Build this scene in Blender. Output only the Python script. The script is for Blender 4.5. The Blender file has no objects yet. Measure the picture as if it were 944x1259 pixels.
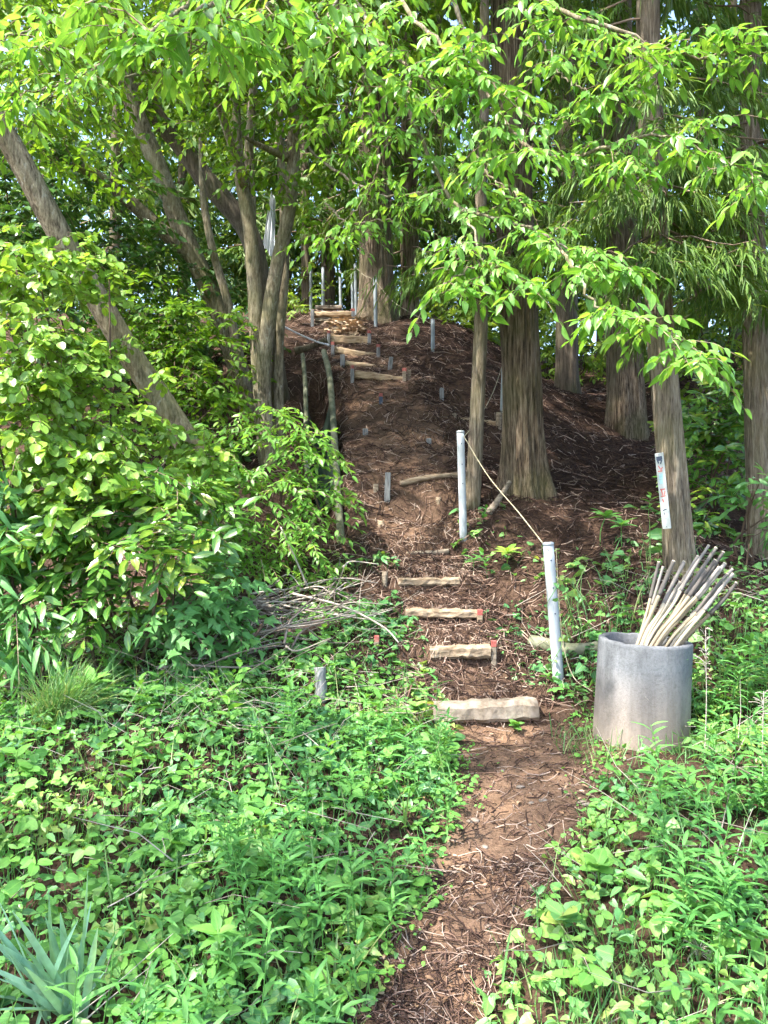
import bpy, math
import numpy as np
from mathutils import Vector, Matrix

# ------------------------------------------------------------------ camera, sky, sun, exposure
scene = bpy.context.scene
F, CX, CY, CAMZ = 947.0, 472.0, 629.5, 1.6
cam_data = bpy.data.cameras.new('camera')
cam_data.sensor_fit = 'VERTICAL'
cam_data.sensor_height = 36.0
cam_data.sensor_width = 27.0
cam_data.lens = 36.0 * F / 1259.0
cam_data.clip_end = 2000
cam_data.clip_start = 0.05
cam = bpy.data.objects.new('camera', cam_data)
scene.collection.objects.link(cam)
cam.location = (0, 0, CAMZ)
cam.rotation_euler = (math.radians(90), 0, 0)
scene.camera = cam

SUN_AZ, SUN_EL = math.radians(-125), math.radians(58)      # azimuth measured from +Y towards +X
world = bpy.data.worlds.new('World')
scene.world = world
world.use_nodes = True
wn = world.node_tree
wn.nodes.clear()
sky = wn.nodes.new('ShaderNodeTexSky')
sky.sky_type = 'NISHITA'
sky.sun_disc = False
sky.sun_elevation = SUN_EL
sky.sun_rotation = SUN_AZ
sky.dust_density = 2.0
sky.air_density = 1.0
bg = wn.nodes.new('ShaderNodeBackground')
bg.inputs['Strength'].default_value = 0.15
wo = wn.nodes.new('ShaderNodeOutputWorld')
wn.links.new(sky.outputs[0], bg.inputs[0])
wn.links.new(bg.outputs[0], wo.inputs[0])
sun_data = bpy.data.lights.new('sun', 'SUN')
sun_data.energy = 3.2
sun_data.angle = math.radians(0.9)
sun_data.color = (1.0, 0.96, 0.89)
sun = bpy.data.objects.new('sun', sun_data)
scene.collection.objects.link(sun)
to_sun = Vector((math.sin(SUN_AZ) * math.cos(SUN_EL), math.cos(SUN_AZ) * math.cos(SUN_EL), math.sin(SUN_EL)))
sun.rotation_euler = to_sun.to_track_quat('Z', 'Y').to_euler()
scene.view_settings.view_transform = 'Standard'
scene.view_settings.look = 'None'
scene.view_settings.gamma = 1.0
scene.view_settings.use_curve_mapping = False
scene.view_settings.exposure = 2.35
cy = scene.cycles
cy.max_bounces = 5
cy.diffuse_bounces = 3
cy.glossy_bounces = 2
cy.transmission_bounces = 3
cy.transparent_max_bounces = 4
cy.caustics_reflective = False
cy.caustics_refractive = False
cy.sample_clamp_indirect = 6.0
cy.use_adaptive_sampling = True
cy.adaptive_threshold = 0.04
cy.use_denoising = True
cy.denoiser = 'OPENIMAGEDENOISE'

COL = scene.collection
RNG = np.random.default_rng(7)


def at(px, py, d):
    """the point that stands d metres in front of the camera position, seen at photograph pixel px, py"""
    return np.array([(px - CX) / F * d, d, CAMZ + (CY - py) / F * d])


# ------------------------------------------------------------------ noise and terrain
def vnoise(x, y, seed=0):
    x = np.asarray(x, float); y = np.asarray(y, float)
    xi = np.floor(x).astype(np.int64); yi = np.floor(y).astype(np.int64)
    fx = x - xi; fy = y - yi
    fx = fx * fx * (3 - 2 * fx); fy = fy * fy * (3 - 2 * fy)
    def h(a, b):
        n = (a * 374761393 + b * 668265263 + seed * 974634777) & 0xffffffff
        n = ((n ^ (n >> 13)) * 1274126177) & 0xffffffff
        return ((n ^ (n >> 16)) & 0xffff) / 65535.0
    a = h(xi, yi); b = h(xi + 1, yi); c = h(xi, yi + 1); d = h(xi + 1, yi + 1)
    return (a * (1 - fx) + b * fx) * (1 - fy) + (c * (1 - fx) + d * fx) * fy - 0.5


PATH_Y = np.array([-6, 1.5, 2.4, 2.95, 3.5, 4.0, 4.5, 5.1, 5.6, 6.1, 6.6, 7.0, 7.6, 8.6, 9.8, 10.6, 11.3, 12.0, 14.0, 20])
PATH_X = np.array([-.2, -.03, .07, .37, .62, .75, .76, .50, .42, .36, .30, .28, .26, .16, -.06, -.33, -.56, -.76, -1.15, -1.6])
PATH_W = np.array([.4, .17, .20, .28, .34, .42, .44, .30, .28, .28, .32, .42, .55, .60, .45, .40, .34, .34, .4, .5])


def path_x(y): return np.interp(y, PATH_Y, PATH_X)
def path_w(y): return np.interp(y, PATH_Y, PATH_W)


BY = np.array([-400, -40, -6, 1.5, 2.4, 2.95, 3.9, 4.58, 5.1, 5.6, 6.1, 6.6, 7.0, 7.5, 8.6, 9.5, 10.2, 11.6, 12.6, 14, 18, 40, 400])
BZ = np.array([-1.5, -1.0, -.25, -.06, 0.02, .14, .29, .37, .66, .85, 1.04, 1.25, 1.5, 1.83, 2.5, 3.1, 3.55, 4.42, 4.85, 5.2, 5.6, 7.0, 26.0])
CP = [(240, 1259, 2.4), (0, 1259, 2.5), (-200, 1259, 2.6), (0, 1000, 3.4), (250, 1000, 3.35), (450, 1000, 3.6), (60, 870, 4.4),
      (300, 850, 4.5), (420, 835, 4.85), (350, 775, 5.4), (250, 765, 5.6), (100, 775, 5.5), (410, 700, 6.3), (300, 640, 6.8),
      (340, 565, 8.2), (380, 485, 9.6), (200, 570, 8.5), (0, 610, 8.0), (-300, 700, 6.5), (360, 420, 11.2),
      (545, 1259, 2.4), (600, 1100, 2.95), (640, 950, 3.9), (620, 890, 4.58), (565, 806, 5.1), (545, 757, 5.6), (528, 717, 6.1),
      (512, 680, 6.6), (510, 640, 7.0), (520, 600, 7.5), (500, 530, 8.6), (470, 480, 9.5), (455, 450, 10.2), (430, 402, 11.6), (408, 385, 12.6),
      (790, 922, 4.2), (740, 905, 4.25), (687, 846, 4.9), (570, 662, 6.7), (700, 762, 5.5), (800, 760, 5.2), (840, 692, 5.6), (700, 640, 6.9),
      (760, 598, 7.8), (645, 603, 7.5), (770, 532, 9.5), (700, 490, 11.5), (937, 692, 6.1), (944, 1259, 2.3), (1150, 1259, 2.4), (940, 1000, 3.2),
      (900, 850, 4.4), (1000, 860, 4.3), (944, 560, 9.0), (850, 490, 12.0), (600, 520, 9.0), (1100, 640, 7.0), (690, 476, 13.0), (790, 470, 13.5), (890, 462, 14), (620, 455, 14), (700, 470, 15.5), (820, 470, 16), (950, 470, 15), (900, 480, 18), (700, 480, 18)]
_P = np.array([at(*c) for c in CP])
SIG = 0.85
_res = _P[:, 2] - np.interp(_P[:, 1], BY, BZ)
_K = np.exp(-((_P[:, None, :2] - _P[None, :, :2]) ** 2).sum(-1) / (2 * SIG * SIG))
_W = np.linalg.solve(_K + 0.08 * np.eye(len(_P)), _res)
STEP_Y = np.array([4.6, 5.1, 5.6, 6.1, 6.6])


def H(x, y, fine=True):
    x = np.asarray(x, float); y = np.asarray(y, float)
    shp = x.shape
    xf = x.ravel(); yf = y.ravel()
    ys = (np.interp(yf - .12, BY, BZ) + np.interp(yf, BY, BZ) + np.interp(yf + .12, BY, BZ)) / 3
    z = ys.copy()
    for p, w in zip(_P, _W):
        z += w * np.exp(-((xf - p[0]) ** 2 + (yf - p[1]) ** 2) / (2 * SIG * SIG))
    pd = np.abs(xf - path_x(yf)) / path_w(yf)
    pm = np.clip(1.35 - pd * .75, 0, 1)
    k = np.clip(np.searchsorted(STEP_Y, yf, side='right') - 1, 0, len(STEP_Y) - 2)
    t = (yf - STEP_Y[k]) / (STEP_Y[k + 1] - STEP_Y[k])
    inside = (yf > STEP_Y[0]) & (yf < STEP_Y[-1])
    z += np.where(inside, (0.5 - np.clip(t, 0, 1)) * 0.10, 0) * pm
    # carved hollow under the bank, and the worn scoop above it
    z -= .16 * np.exp(-(((xf - .33) / .26) ** 2 + ((yf - 7.15) / .16) ** 2))
    z += .08 * np.exp(-(((xf - .36) / .4) ** 2 + ((yf - 7.55) / .18) ** 2))
    tx = np.interp(yf, [6.6, 7.4, 8.0, 8.7, 9.4, 10.0], [-.44, -.60, -.65, -.73, -.80, -.90])
    z -= .46 * np.exp(-((xf - tx) / .17) ** 4) * np.clip((yf - 6.7) / .3, 0, 1) * np.clip((10.2 - yf) / .3, 0, 1)
    if fine:
        z += .07 * vnoise(xf * 9, yf * 9, 6) * np.exp(-(((xf - .30) / .8) ** 2 + ((yf - 8.3) / 1.4) ** 2))
        am = np.clip((yf + 2) / 4, .3, 1) * (1 - .55 * np.clip(1.2 - pd, 0, 1))
        z += am * (vnoise(xf * 1.7, yf * 1.7, 1) * .10 + vnoise(xf * 5, yf * 5, 2) * .05)
        z += vnoise(xf * 13, yf * 13, 3) * .022 + vnoise(xf * 29, yf * 29, 4) * .010
        far = np.clip((np.hypot(xf, yf) - 18) / 40, 0, 1)
        z += far * vnoise(xf * .07, yf * .07, 5) * 4
    return z.reshape(shp)


def h1(x, y): return float(H(np.array([x]), np.array([y]))[0])


# ------------------------------------------------------------------ mesh helpers
def new_empty(name, loc, label=None, cat=None, group=None, kind=None):
    o = bpy.data.objects.new(name, None)
    COL.objects.link(o)
    o.location = tuple(float(v) for v in loc)
    o.empty_display_size = .1
    tag(o, label, cat, group, kind)
    return o


def tag(o, label=None, cat=None, group=None, kind=None):
    if label: o['label'] = label
    if cat: o['category'] = cat
    if group: o['group'] = group
    if kind: o['kind'] = kind
    return o


def origin(o):
    v = np.zeros(3)
    while o is not None:
        v += np.array(o.location); o = o.parent
    return v


class MB:
    """collects vertices and faces (numpy) and links them as one mesh object"""
    def __init__(self):
        self.v = []; self.t = []; self.q = []; self.a = []; self.n = 0

    def add(self, v, tris=None, quads=None, leaf=None):
        v = np.asarray(v, float)
        self.v.append(v)
        if tris is not None and len(tris): self.t.append(np.asarray(tris, np.int64) + self.n)
        if quads is not None and len(quads): self.q.append(np.asarray(quads, np.int64) + self.n)
        self.a.append(np.zeros((len(v), 3)) if leaf is None else np.asarray(leaf, float))
        self.n += len(v)
        return self

    def mesh(self, name, mat, off=(0, 0, 0), smooth=True):
        me = bpy.data.meshes.new(name)
        if self.n:
            v = np.concatenate(self.v) - np.asarray(off, float)
            t = np.concatenate(self.t) if self.t else np.zeros((0, 3), np.int64)
            q = np.concatenate(self.q) if self.q else np.zeros((0, 4), np.int64)
            me.vertices.add(len(v)); me.vertices.foreach_set('co', v.astype(np.float32).ravel())
            nl = t.size + q.size
            me.loops.add(nl)
            me.loops.foreach_set('vertex_index', np.concatenate([t.ravel(), q.ravel()]).astype(np.int32))
            me.polygons.add(len(t) + len(q))
            ls = np.concatenate([np.arange(len(t)) * 3, t.size + np.arange(len(q)) * 4]).astype(np.int32)
            me.polygons.foreach_set('loop_start', ls)
            me.polygons.foreach_set('use_smooth', np.full(len(ls), smooth))
            at_ = me.attributes.new('leaf', 'FLOAT_VECTOR', 'POINT')
            at_.data.foreach_set('vector', np.concatenate(self.a).astype(np.float32).ravel())
            me.update(calc_edges=True)
            me.validate()
        me.materials.append(mat)
        return me

    def build(self, name, mat, parent=None, smooth=True, loc=None):
        off = origin(parent) if parent is not None else (np.zeros(3) if loc is None else np.asarray(loc, float))
        me = self.mesh(name, mat, off, smooth)
        o = bpy.data.objects.new(name, me)
        COL.objects.link(o)
        if parent is not None: o.parent = parent
        else: o.location = tuple(off)
        return o


def norm(a): return a / np.maximum(np.linalg.norm(a, axis=-1, keepdims=True), 1e-9)


def catmull(pts, n):
    pts = np.asarray(pts, float)
    if len(pts) < 3:
        t = np.linspace(0, 1, n)[:, None]
        return pts[0] * (1 - t) + pts[-1] * t
    p = np.vstack([2 * pts[0] - pts[1], pts, 2 * pts[-1] - pts[-2]])
    u = np.linspace(0, len(pts) - 1 - 1e-9, n)
    i = u.astype(int); f = (u - i)[:, None]
    a, b, c, d = p[i], p[i + 1], p[i + 2], p[i + 3]
    return .5 * ((2 * b) + (-a + c) * f + (2 * a - 5 * b + 4 * c - d) * f ** 2 + (-a + 3 * b - 3 * c + d) * f ** 3)


def tube(mb, pts, radii, sides=8, rfun=None, cap=True, rnd=0.0):
    """tapered tube along pts; rfun(angle, fraction) multiplies the radius"""
    pts = np.asarray(pts, float); n = len(pts)
    radii = np.broadcast_to(np.asarray(radii, float), (n,))
    T = norm(np.gradient(pts, axis=0))
    ref = np.array([0, 1.0, 0]) if abs(T[0][1]) < .9 else np.array([1.0, 0, 0])
    u = norm(np.cross(T[0], ref)); U = [u]
    for i in range(1, n):
        u = U[-1] - T[i] * np.dot(U[-1], T[i]); U.append(norm(u))
    U = np.array(U); V = np.cross(T, U)
    a = np.linspace(0, 2 * math.pi, sides, endpoint=False)
    fr = np.linspace(0, 1, n)
    R = radii[:, None] * (np.ones((n, sides)) if rfun is None else rfun(a[None, :], fr[:, None]))
    v = pts[:, None, :] + R[..., None] * (np.cos(a)[None, :, None] * U[:, None, :] + np.sin(a)[None, :, None] * V[:, None, :])
    v = v.reshape(-1, 3)
    i, j = np.meshgrid(np.arange(n - 1), np.arange(sides), indexing='ij')
    j2 = (j + 1) % sides
    q = np.stack([i * sides + j, i * sides + j2, (i + 1) * sides + j2, (i + 1) * sides + j], -1).reshape(-1, 4)
    leaf = np.zeros((len(v), 3)); leaf[:, 1] = np.repeat(fr, sides); leaf[:, 2] = rnd
    t = None
    if cap:
        v = np.vstack([v, pts[0], pts[-1]]); leaf = np.vstack([leaf, leaf[0], leaf[-1]])
        c0, c1 = n * sides, n * sides + 1
        jj = np.arange(sides); jn = (jj + 1) % sides
        t = np.vstack([np.stack([np.full(sides, c0), jn, jj], -1),
                       np.stack([np.full(sides, c1), (n - 1) * sides + jj, (n - 1) * sides + jn], -1)])
    mb.add(v, t, q, leaf)
    return mb


def box(mb, c, size, rot=None, bevel=.006, jitter=0.0):
    """bevelled box: chamfered edges; rot is a 3x3 matrix"""
    s = np.asarray(size, float) / 2
    b = min(bevel, s.min() * .45)
    v = []; idx = {}
    for ax in range(3):
        for sx in (-1, 1):
            for sy in (-1, 1):
                for sz in (-1, 1):
                    sg = np.array([sx, sy, sz], float)
                    p = sg * (s - b); p[ax] = sg[ax] * s[ax]
                    idx[(ax, sx, sy, sz)] = len(v); v.append(p)
    q = []; t = []
    S = (-1, 1)
    def key(ax, d): return idx[(ax, d[0], d[1], d[2])]
    for ax in range(3):
        o1, o2 = [(1, 2), (2, 0), (0, 1)][ax]
        for sg in S:
            f = []
            for (p, r) in ((-1, -1), (1, -1), (1, 1), (-1, 1)):
                d = [0, 0, 0]; d[ax] = sg; d[o1] = p; d[o2] = r; f.append(key(ax, d))
            q.append(f if sg > 0 else f[::-1])
    for ax in range(3):
        o1, o2 = [(1, 2), (2, 0), (0, 1)][ax]
        for p in S:
            for r in S:
                d0 = [0, 0, 0]; d0[ax] = -1; d0[o1] = p; d0[o2] = r
                d1 = list(d0); d1[ax] = 1
                f = [key(o1, d0), key(o1, d1), key(o2, d1), key(o2, d0)]
                q.append(f if p * r > 0 else f[::-1])
    for sx in S:
        for sy in S:
            for sz in S:
                f = [idx[(0, sx, sy, sz)], idx[(1, sx, sy, sz)], idx[(2, sx, sy, sz)]]
                t.append(f if sx * sy * sz > 0 else f[::-1])
    v = np.array(v)
    if jitter: v = v + RNG.normal(0, jitter, v.shape)
    if rot is not None: v = v @ np.asarray(rot).T
    mb.add(v + np.asarray(c, float), t, q)
    return mb


def frame_from(d, nrm):
    y = norm(d); x = norm(np.cross(y, nrm)); z = np.cross(x, y)
    return np.stack([x, y, z], -1)


# ------------------------------------------------------------------ leaf templates (x across, y along, z up), unit length
def leaf_template(widths, ts, fold=.25, droop=.25, wave=0.0):
    v = [(0, 0, 0)]; a = [(0, 0)]
    for w, t in zip(widths, ts):
        for s in (-1, 0, 1):
            z = abs(s) * w * fold - droop * t * t + (wave * math.sin(t * 14) * abs(s))
            v.append((s * w, t, z)); a.append((s, t))
    v.append((0, 1, -droop)); a.append((0, 1))
    n = len(widths); q = []; t_ = [(0, 2, 1), (0, 3, 2)]
    for i in range(n - 1):
        b = 1 + 3 * i
        q += [(b, b + 1, b + 4, b + 3), (b + 1, b + 2, b + 5, b + 4)]
    b = 1 + 3 * (n - 1); e = 1 + 3 * n
    t_ += [(b, b + 1, e), (b + 1, b + 2, e)]
    return np.array(v, float), np.array(t_), np.array(q).reshape(-1, 4) if q else None, np.array(a, float)


LT = {
    'ovate': leaf_template((.105, .20, .165, .065), (.08, .32, .62, .86), .30, .22),
    'heart2': leaf_template((.30, .38, .24), (-.04, .25, .68), .50, .02),
    'heart3': leaf_template((.33, .36, .20), (-.05, .22, .62), .05, .50),
    'heart': leaf_template((.34, .42, .26), (-.05, .25, .68), .22, .18),
    'round': leaf_template((.26, .36, .24), (.10, .45, .82), .22, .12),
    'glossy': leaf_template((.08, .165, .15, .07), (.10, .38, .68, .88), .28, .22),
    'lance': leaf_template((.06, .095, .06), (.12, .42, .78), .35, .42),
    'star': leaf_template((.10, .36, .15, .07), (.04, .30, .52, .80), .18, .22),
    'mid': leaf_template((.19, .22), (.22, .62), .28, .2),
    'needle': (np.array([(0, 0, 0), (-.085, .45, .03), (.085, .45, .03), (0, 1, -.22)], float), np.array([(0, 3, 1), (0, 2, 3)]), None,
               np.array([(0, 0), (-1, .5), (1, .5), (0, 1)], float)),
    'far': (np.array([(0, 0, 0), (-.26, .5, .06), (.26, .5, .06), (0, 1, -.15)], float), np.array([(0, 3, 1), (0, 2, 3)]), None,
            np.array([(0, 0), (-1, .5), (1, .5), (0, 1)], float)),
}


def leaves(mb, tname, pos, d, nrm, size, rnd):
    tv, tt, tq, ta = LT[tname]
    N = len(pos)
    if N == 0: return mb
    R = frame_from(np.asarray(d, float), np.asarray(nrm, float))
    v = pos[:, None, :] + np.einsum('nij,kj->nki', R, tv) * np.asarray(size, float).reshape(-1, 1, 1)
    k = len(tv); off = (np.arange(N) * k)[:, None, None]
    t = (tt[None] + off).reshape(-1, 3)
    q = None if tq is None else (tq[None] + off).reshape(-1, 4)
    leaf = np.empty((N, k, 3)); leaf[:, :, :2] = ta[None]; leaf[:, :, 2] = np.asarray(rnd).reshape(-1, 1)
    mb.add(v.reshape(-1, 3), t, q, leaf.reshape(-1, 3))
    return mb


def spray_leaves(base, d, L, K, size, rng, droop=.35, hang=.35, plane=(0, 0, 1), tilt=.35, alt=True, spread=.9):
    """two-ranked leaves along twigs: base (M,3), d (M,3), L (M,) -> arrays pos, dir, nrm, size, rnd and twig centre lines"""
    M = len(base); d = norm(d)
    up = norm(np.tile(np.asarray(plane, float), (M, 1)) + rng.normal(0, .25, (M, 3)))
    side = norm(np.cross(d, up))
    t = (np.arange(K) + .5 + rng.uniform(-.3, .3, (M, K))) / K
    t = np.clip(t, .05, 1)
    P = base[:, None] + d[:, None] * (L[:, None] * t)[..., None]
    P[..., 2] -= droop * L[:, None] * t * t
    sg = np.where((np.arange(K) % 2) == 0, 1., -1.)[None, :] * np.ones((M, 1))
    sg[:, -1] = 0
    D = side[:, None] * (sg * spread)[..., None] + d[:, None] * (.45 + .5 * t)[..., None]
    D = norm(D + rng.normal(0, .2, D.shape)); D[..., 2] -= hang * rng.uniform(.4, 1.6, (M, K)); D = norm(D)
    Nn = norm(up[:, None] + rng.normal(0, tilt, D.shape))
    s = size * rng.uniform(.62, 1.18, (M, K)) * (1 - .25 * np.abs(t - .6))
    rb = rng.uniform(0, 1, (M, 1))
    rnd = np.clip(.6 * rb + .4 * rng.uniform(0, 1, (M, K)), 0, 1)
    tw = np.stack([base, base + d * (L * .5)[:, None] - np.array([0, 0, 1]) * (droop * L * .25)[:, None],
                   base + d * L[:, None] - np.array([0, 0, 1]) * (droop * L)[:, None]], 1)
    return P.reshape(-1, 3), D.reshape(-1, 3), Nn.reshape(-1, 3), s.ravel(), rnd.ravel(), tw


def thin_tubes(mb, lines, r0, r1, rnd=None):
    """many three-sided tubes; lines (M,n,3)"""
    lines = np.asarray(lines, float)
    M, n, _ = lines.shape
    if M == 0: return mb
    T = norm(np.gradient(lines, axis=1))
    ref = np.where(np.abs(T[..., 2:3]) < .9, np.array([0, 0, 1.0]), np.array([1.0, 0, 0]))
    U = norm(np.cross(T, ref)); V = np.cross(T, U)
    r0 = np.broadcast_to(np.asarray(r0, float), (M,)); r1 = np.broadcast_to(np.asarray(r1, float), (M,))
    r = r0[:, None] + (r1 - r0)[:, None] * np.linspace(0, 1, n)[None]
    a = np.array([0, 2.0944, 4.18879])
    v = lines[:, :, None] + r[:, :, None, None] * (np.cos(a)[None, None, :, None] * U[:, :, None] + np.sin(a)[None, None, :, None] * V[:, :, None])
    i, j = np.meshgrid(np.arange(n - 1), np.arange(3), indexing='ij'); j2 = (j + 1) % 3
    q = np.stack([i * 3 + j, i * 3 + j2, (i + 1) * 3 + j2, (i + 1) * 3 + j], -1).reshape(-1, 4)
    q = (q[None] + (np.arange(M) * n * 3)[:, None, None]).reshape(-1, 4)
    leaf = np.zeros((M, n, 3, 3)); leaf[..., 1] = np.linspace(0, 1, n)[None, :, None]
    leaf[..., 2] = (RNG.uniform(0, 1, M) if rnd is None else rnd)[:, None, None]
    mb.add(v.reshape(-1, 3), None, q, leaf.reshape(-1, 3))
    return mb


def ribbons(mb, base, d, L, W, bend, rng, rows=4, fold=.35, rnd=None):
    """curved folded blades: base, d (N,3), length, width, bend = how far the tip falls (share of length)"""
    N = len(base); d = norm(d)
    L = np.broadcast_to(L, (N,)); W = np.broadcast_to(W, (N,)); bend = np.broadcast_to(bend, (N,))
    hd = d.copy(); hd[:, 2] = 0
    side = norm(np.cross(d, np.array([0, 0, 1.0])) + rng.normal(0, .25, (N, 3)))
    nrm = np.cross(side, d)
    t = np.linspace(0, 1, rows)
    C = base[:, None] + d[:, None] * (L[:, None] * t)[..., None]
    C[..., 2] -= (bend * L)[:, None] * t ** 2
    w = W[:, None] * (np.array([.55, 1, .85, .1]) if rows == 4 else np.interp(t, [0, .3, .7, 1], [.7, 1, .8, .08 if rows > 3 else .14]))[None]
    v = np.stack([C - side[:, None] * w[..., None] / 2 + nrm[:, None] * (w * fold)[..., None], C,
                  C + side[:, None] * w[..., None] / 2 + nrm[:, None] * (w * fold)[..., None]], 2)
    q = []
    for i in range(rows - 1):
        b = 3 * i; q += [(b, b + 1, b + 4, b + 3), (b + 1, b + 2, b + 5, b + 4)]
    q = (np.array(q)[None] + (np.arange(N) * rows * 3)[:, None, None]).reshape(-1, 4)
    leaf = np.zeros((N, rows, 3, 3)); leaf[..., 0] = np.array([-1, 0, 1])[None, None]; leaf[..., 1] = t[None, :, None]
    leaf[..., 2] = (rng.uniform(0, 1, N) if rnd is None else rnd)[:, None, None]
    mb.add(v.reshape(-1, 3), None, q, leaf.reshape(-1, 3))
    return mb


# ------------------------------------------------------------------ materials
def new_mat(name):
    m = bpy.data.materials.new(name); m.use_nodes = True
    nt = m.node_tree; nt.nodes.clear()
    out = nt.nodes.new('ShaderNodeOutputMaterial')
    return m, nt, out


def N(nt, typ, **kw):
    n = nt.nodes.new(typ)
    for k, v in kw.items():
        if hasattr(n, k): setattr(n, k, v)
        else: n.inputs[k].default_value = v
    return n


def ramp(nt, stops, fac=None):
    r = nt.nodes.new('ShaderNodeValToRGB')
    els = r.color_ramp.elements
    while len(els) < len(stops): els.new(.5)
    for e, (p, c) in zip(els, stops):
        e.position = p; e.color = (*c, 1)
    if fac is not None: nt.links.new(fac, r.inputs[0])
    return r


def leaf_material(name, cols, trans=.35, rough=.45, spec=.35, rib=.35, yellow=None):
    m, nt, out = new_mat(name)
    L = nt.links.new
    a = N(nt, 'ShaderNodeAttribute', attribute_name='leaf')
    s = N(nt, 'ShaderNodeSeparateXYZ'); L(a.outputs['Vector'], s.inputs[0])
    n = len(cols)
    r = ramp(nt, [(i / (n - 1), c) for i, c in enumerate(cols)], s.outputs[2])
    # small blotches along each leaf
    no = N(nt, 'ShaderNodeTexNoise', Scale=22.0, Detail=2.0)
    geo = N(nt, 'ShaderNodeNewGeometry'); L(geo.outputs['Position'], no.inputs['Vector'])
    hv = N(nt, 'ShaderNodeHueSaturation'); L(r.outputs[0], hv.inputs['Color'])
    mr = N(nt, 'ShaderNodeMapRange'); L(no.outputs[0], mr.inputs[0])
    mr.inputs[1].default_value = .3; mr.inputs[2].default_value = .7; mr.inputs[3].default_value = .8; mr.inputs[4].default_value = 1.22
    L(mr.outputs[0], hv.inputs['Value'])
    # midrib and side veins
    ab = N(nt, 'ShaderNodeMath', operation='ABSOLUTE'); L(s.outputs[0], ab.inputs[0])
    m1 = N(nt, 'ShaderNodeMapRange'); L(ab.outputs[0], m1.inputs[0])
    m1.inputs[1].default_value = .0; m1.inputs[2].default_value = .14; m1.inputs[3].default_value = rib; m1.inputs[4].default_value = 0
    vv = N(nt, 'ShaderNodeMath', operation='MULTIPLY_ADD'); L(ab.outputs[0], vv.inputs[0]); vv.inputs[1].default_value = -.35; L(s.outputs[1], vv.inputs[2])
    sw = N(nt, 'ShaderNodeMath', operation='MULTIPLY'); L(vv.outputs[0], sw.inputs[0]); sw.inputs[1].default_value = 52.0
    si = N(nt, 'ShaderNodeMath', operation='SINE'); L(sw.outputs[0], si.inputs[0])
    m2 = N(nt, 'ShaderNodeMapRange'); L(si.outputs[0], m2.inputs[0])
    m2.inputs[1].default_value = .6; m2.inputs[2].default_value = 1.0; m2.inputs[3].default_value = 0; m2.inputs[4].default_value = rib * .45
    mx = N(nt, 'ShaderNodeMath', operation='MAXIMUM'); L(m1.outputs[0], mx.inputs[0]); L(m2.outputs[0], mx.inputs[1])
    mc = N(nt, 'ShaderNodeMixRGB'); L(mx.outputs[0], mc.inputs[0]); L(hv.outputs[0], mc.inputs[1])
    lc = cols[-1]; mc.inputs[2].default_value = (min(1, lc[0] * 1.5 + .03), min(1, lc[1] * 1.35 + .03), lc[2] * 1.4 + .01, 1)
    col = mc.outputs[0]
    p = N(nt, 'ShaderNodeBsdfPrincipled'); L(col, p.inputs['Base Color'])
    p.inputs['Roughness'].default_value = rough; p.inputs['Specular IOR Level'].default_value = spec
    bp = N(nt, 'ShaderNodeBump', Strength=.25, Distance=.004); L(mx.outputs[0], bp.inputs['Height']); L(bp.outputs[0], p.inputs['Normal'])
    tr = N(nt, 'ShaderNodeBsdfTranslucent')
    tc = N(nt, 'ShaderNodeMixRGB', blend_type='MULTIPLY'); tc.inputs[0].default_value = 1
    tc.inputs[2].default_value = (1.7, 1.5, .7, 1); L(col, tc.inputs[1]); L(tc.outputs[0], tr.inputs[0])
    ms = N(nt, 'ShaderNodeMixShader'); ms.inputs[0].default_value = trans
    L(p.outputs[0], ms.inputs[1]); L(tr.outputs[0], ms.inputs[2]); L(ms.outputs[0], out.inputs[0])
    return m


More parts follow.
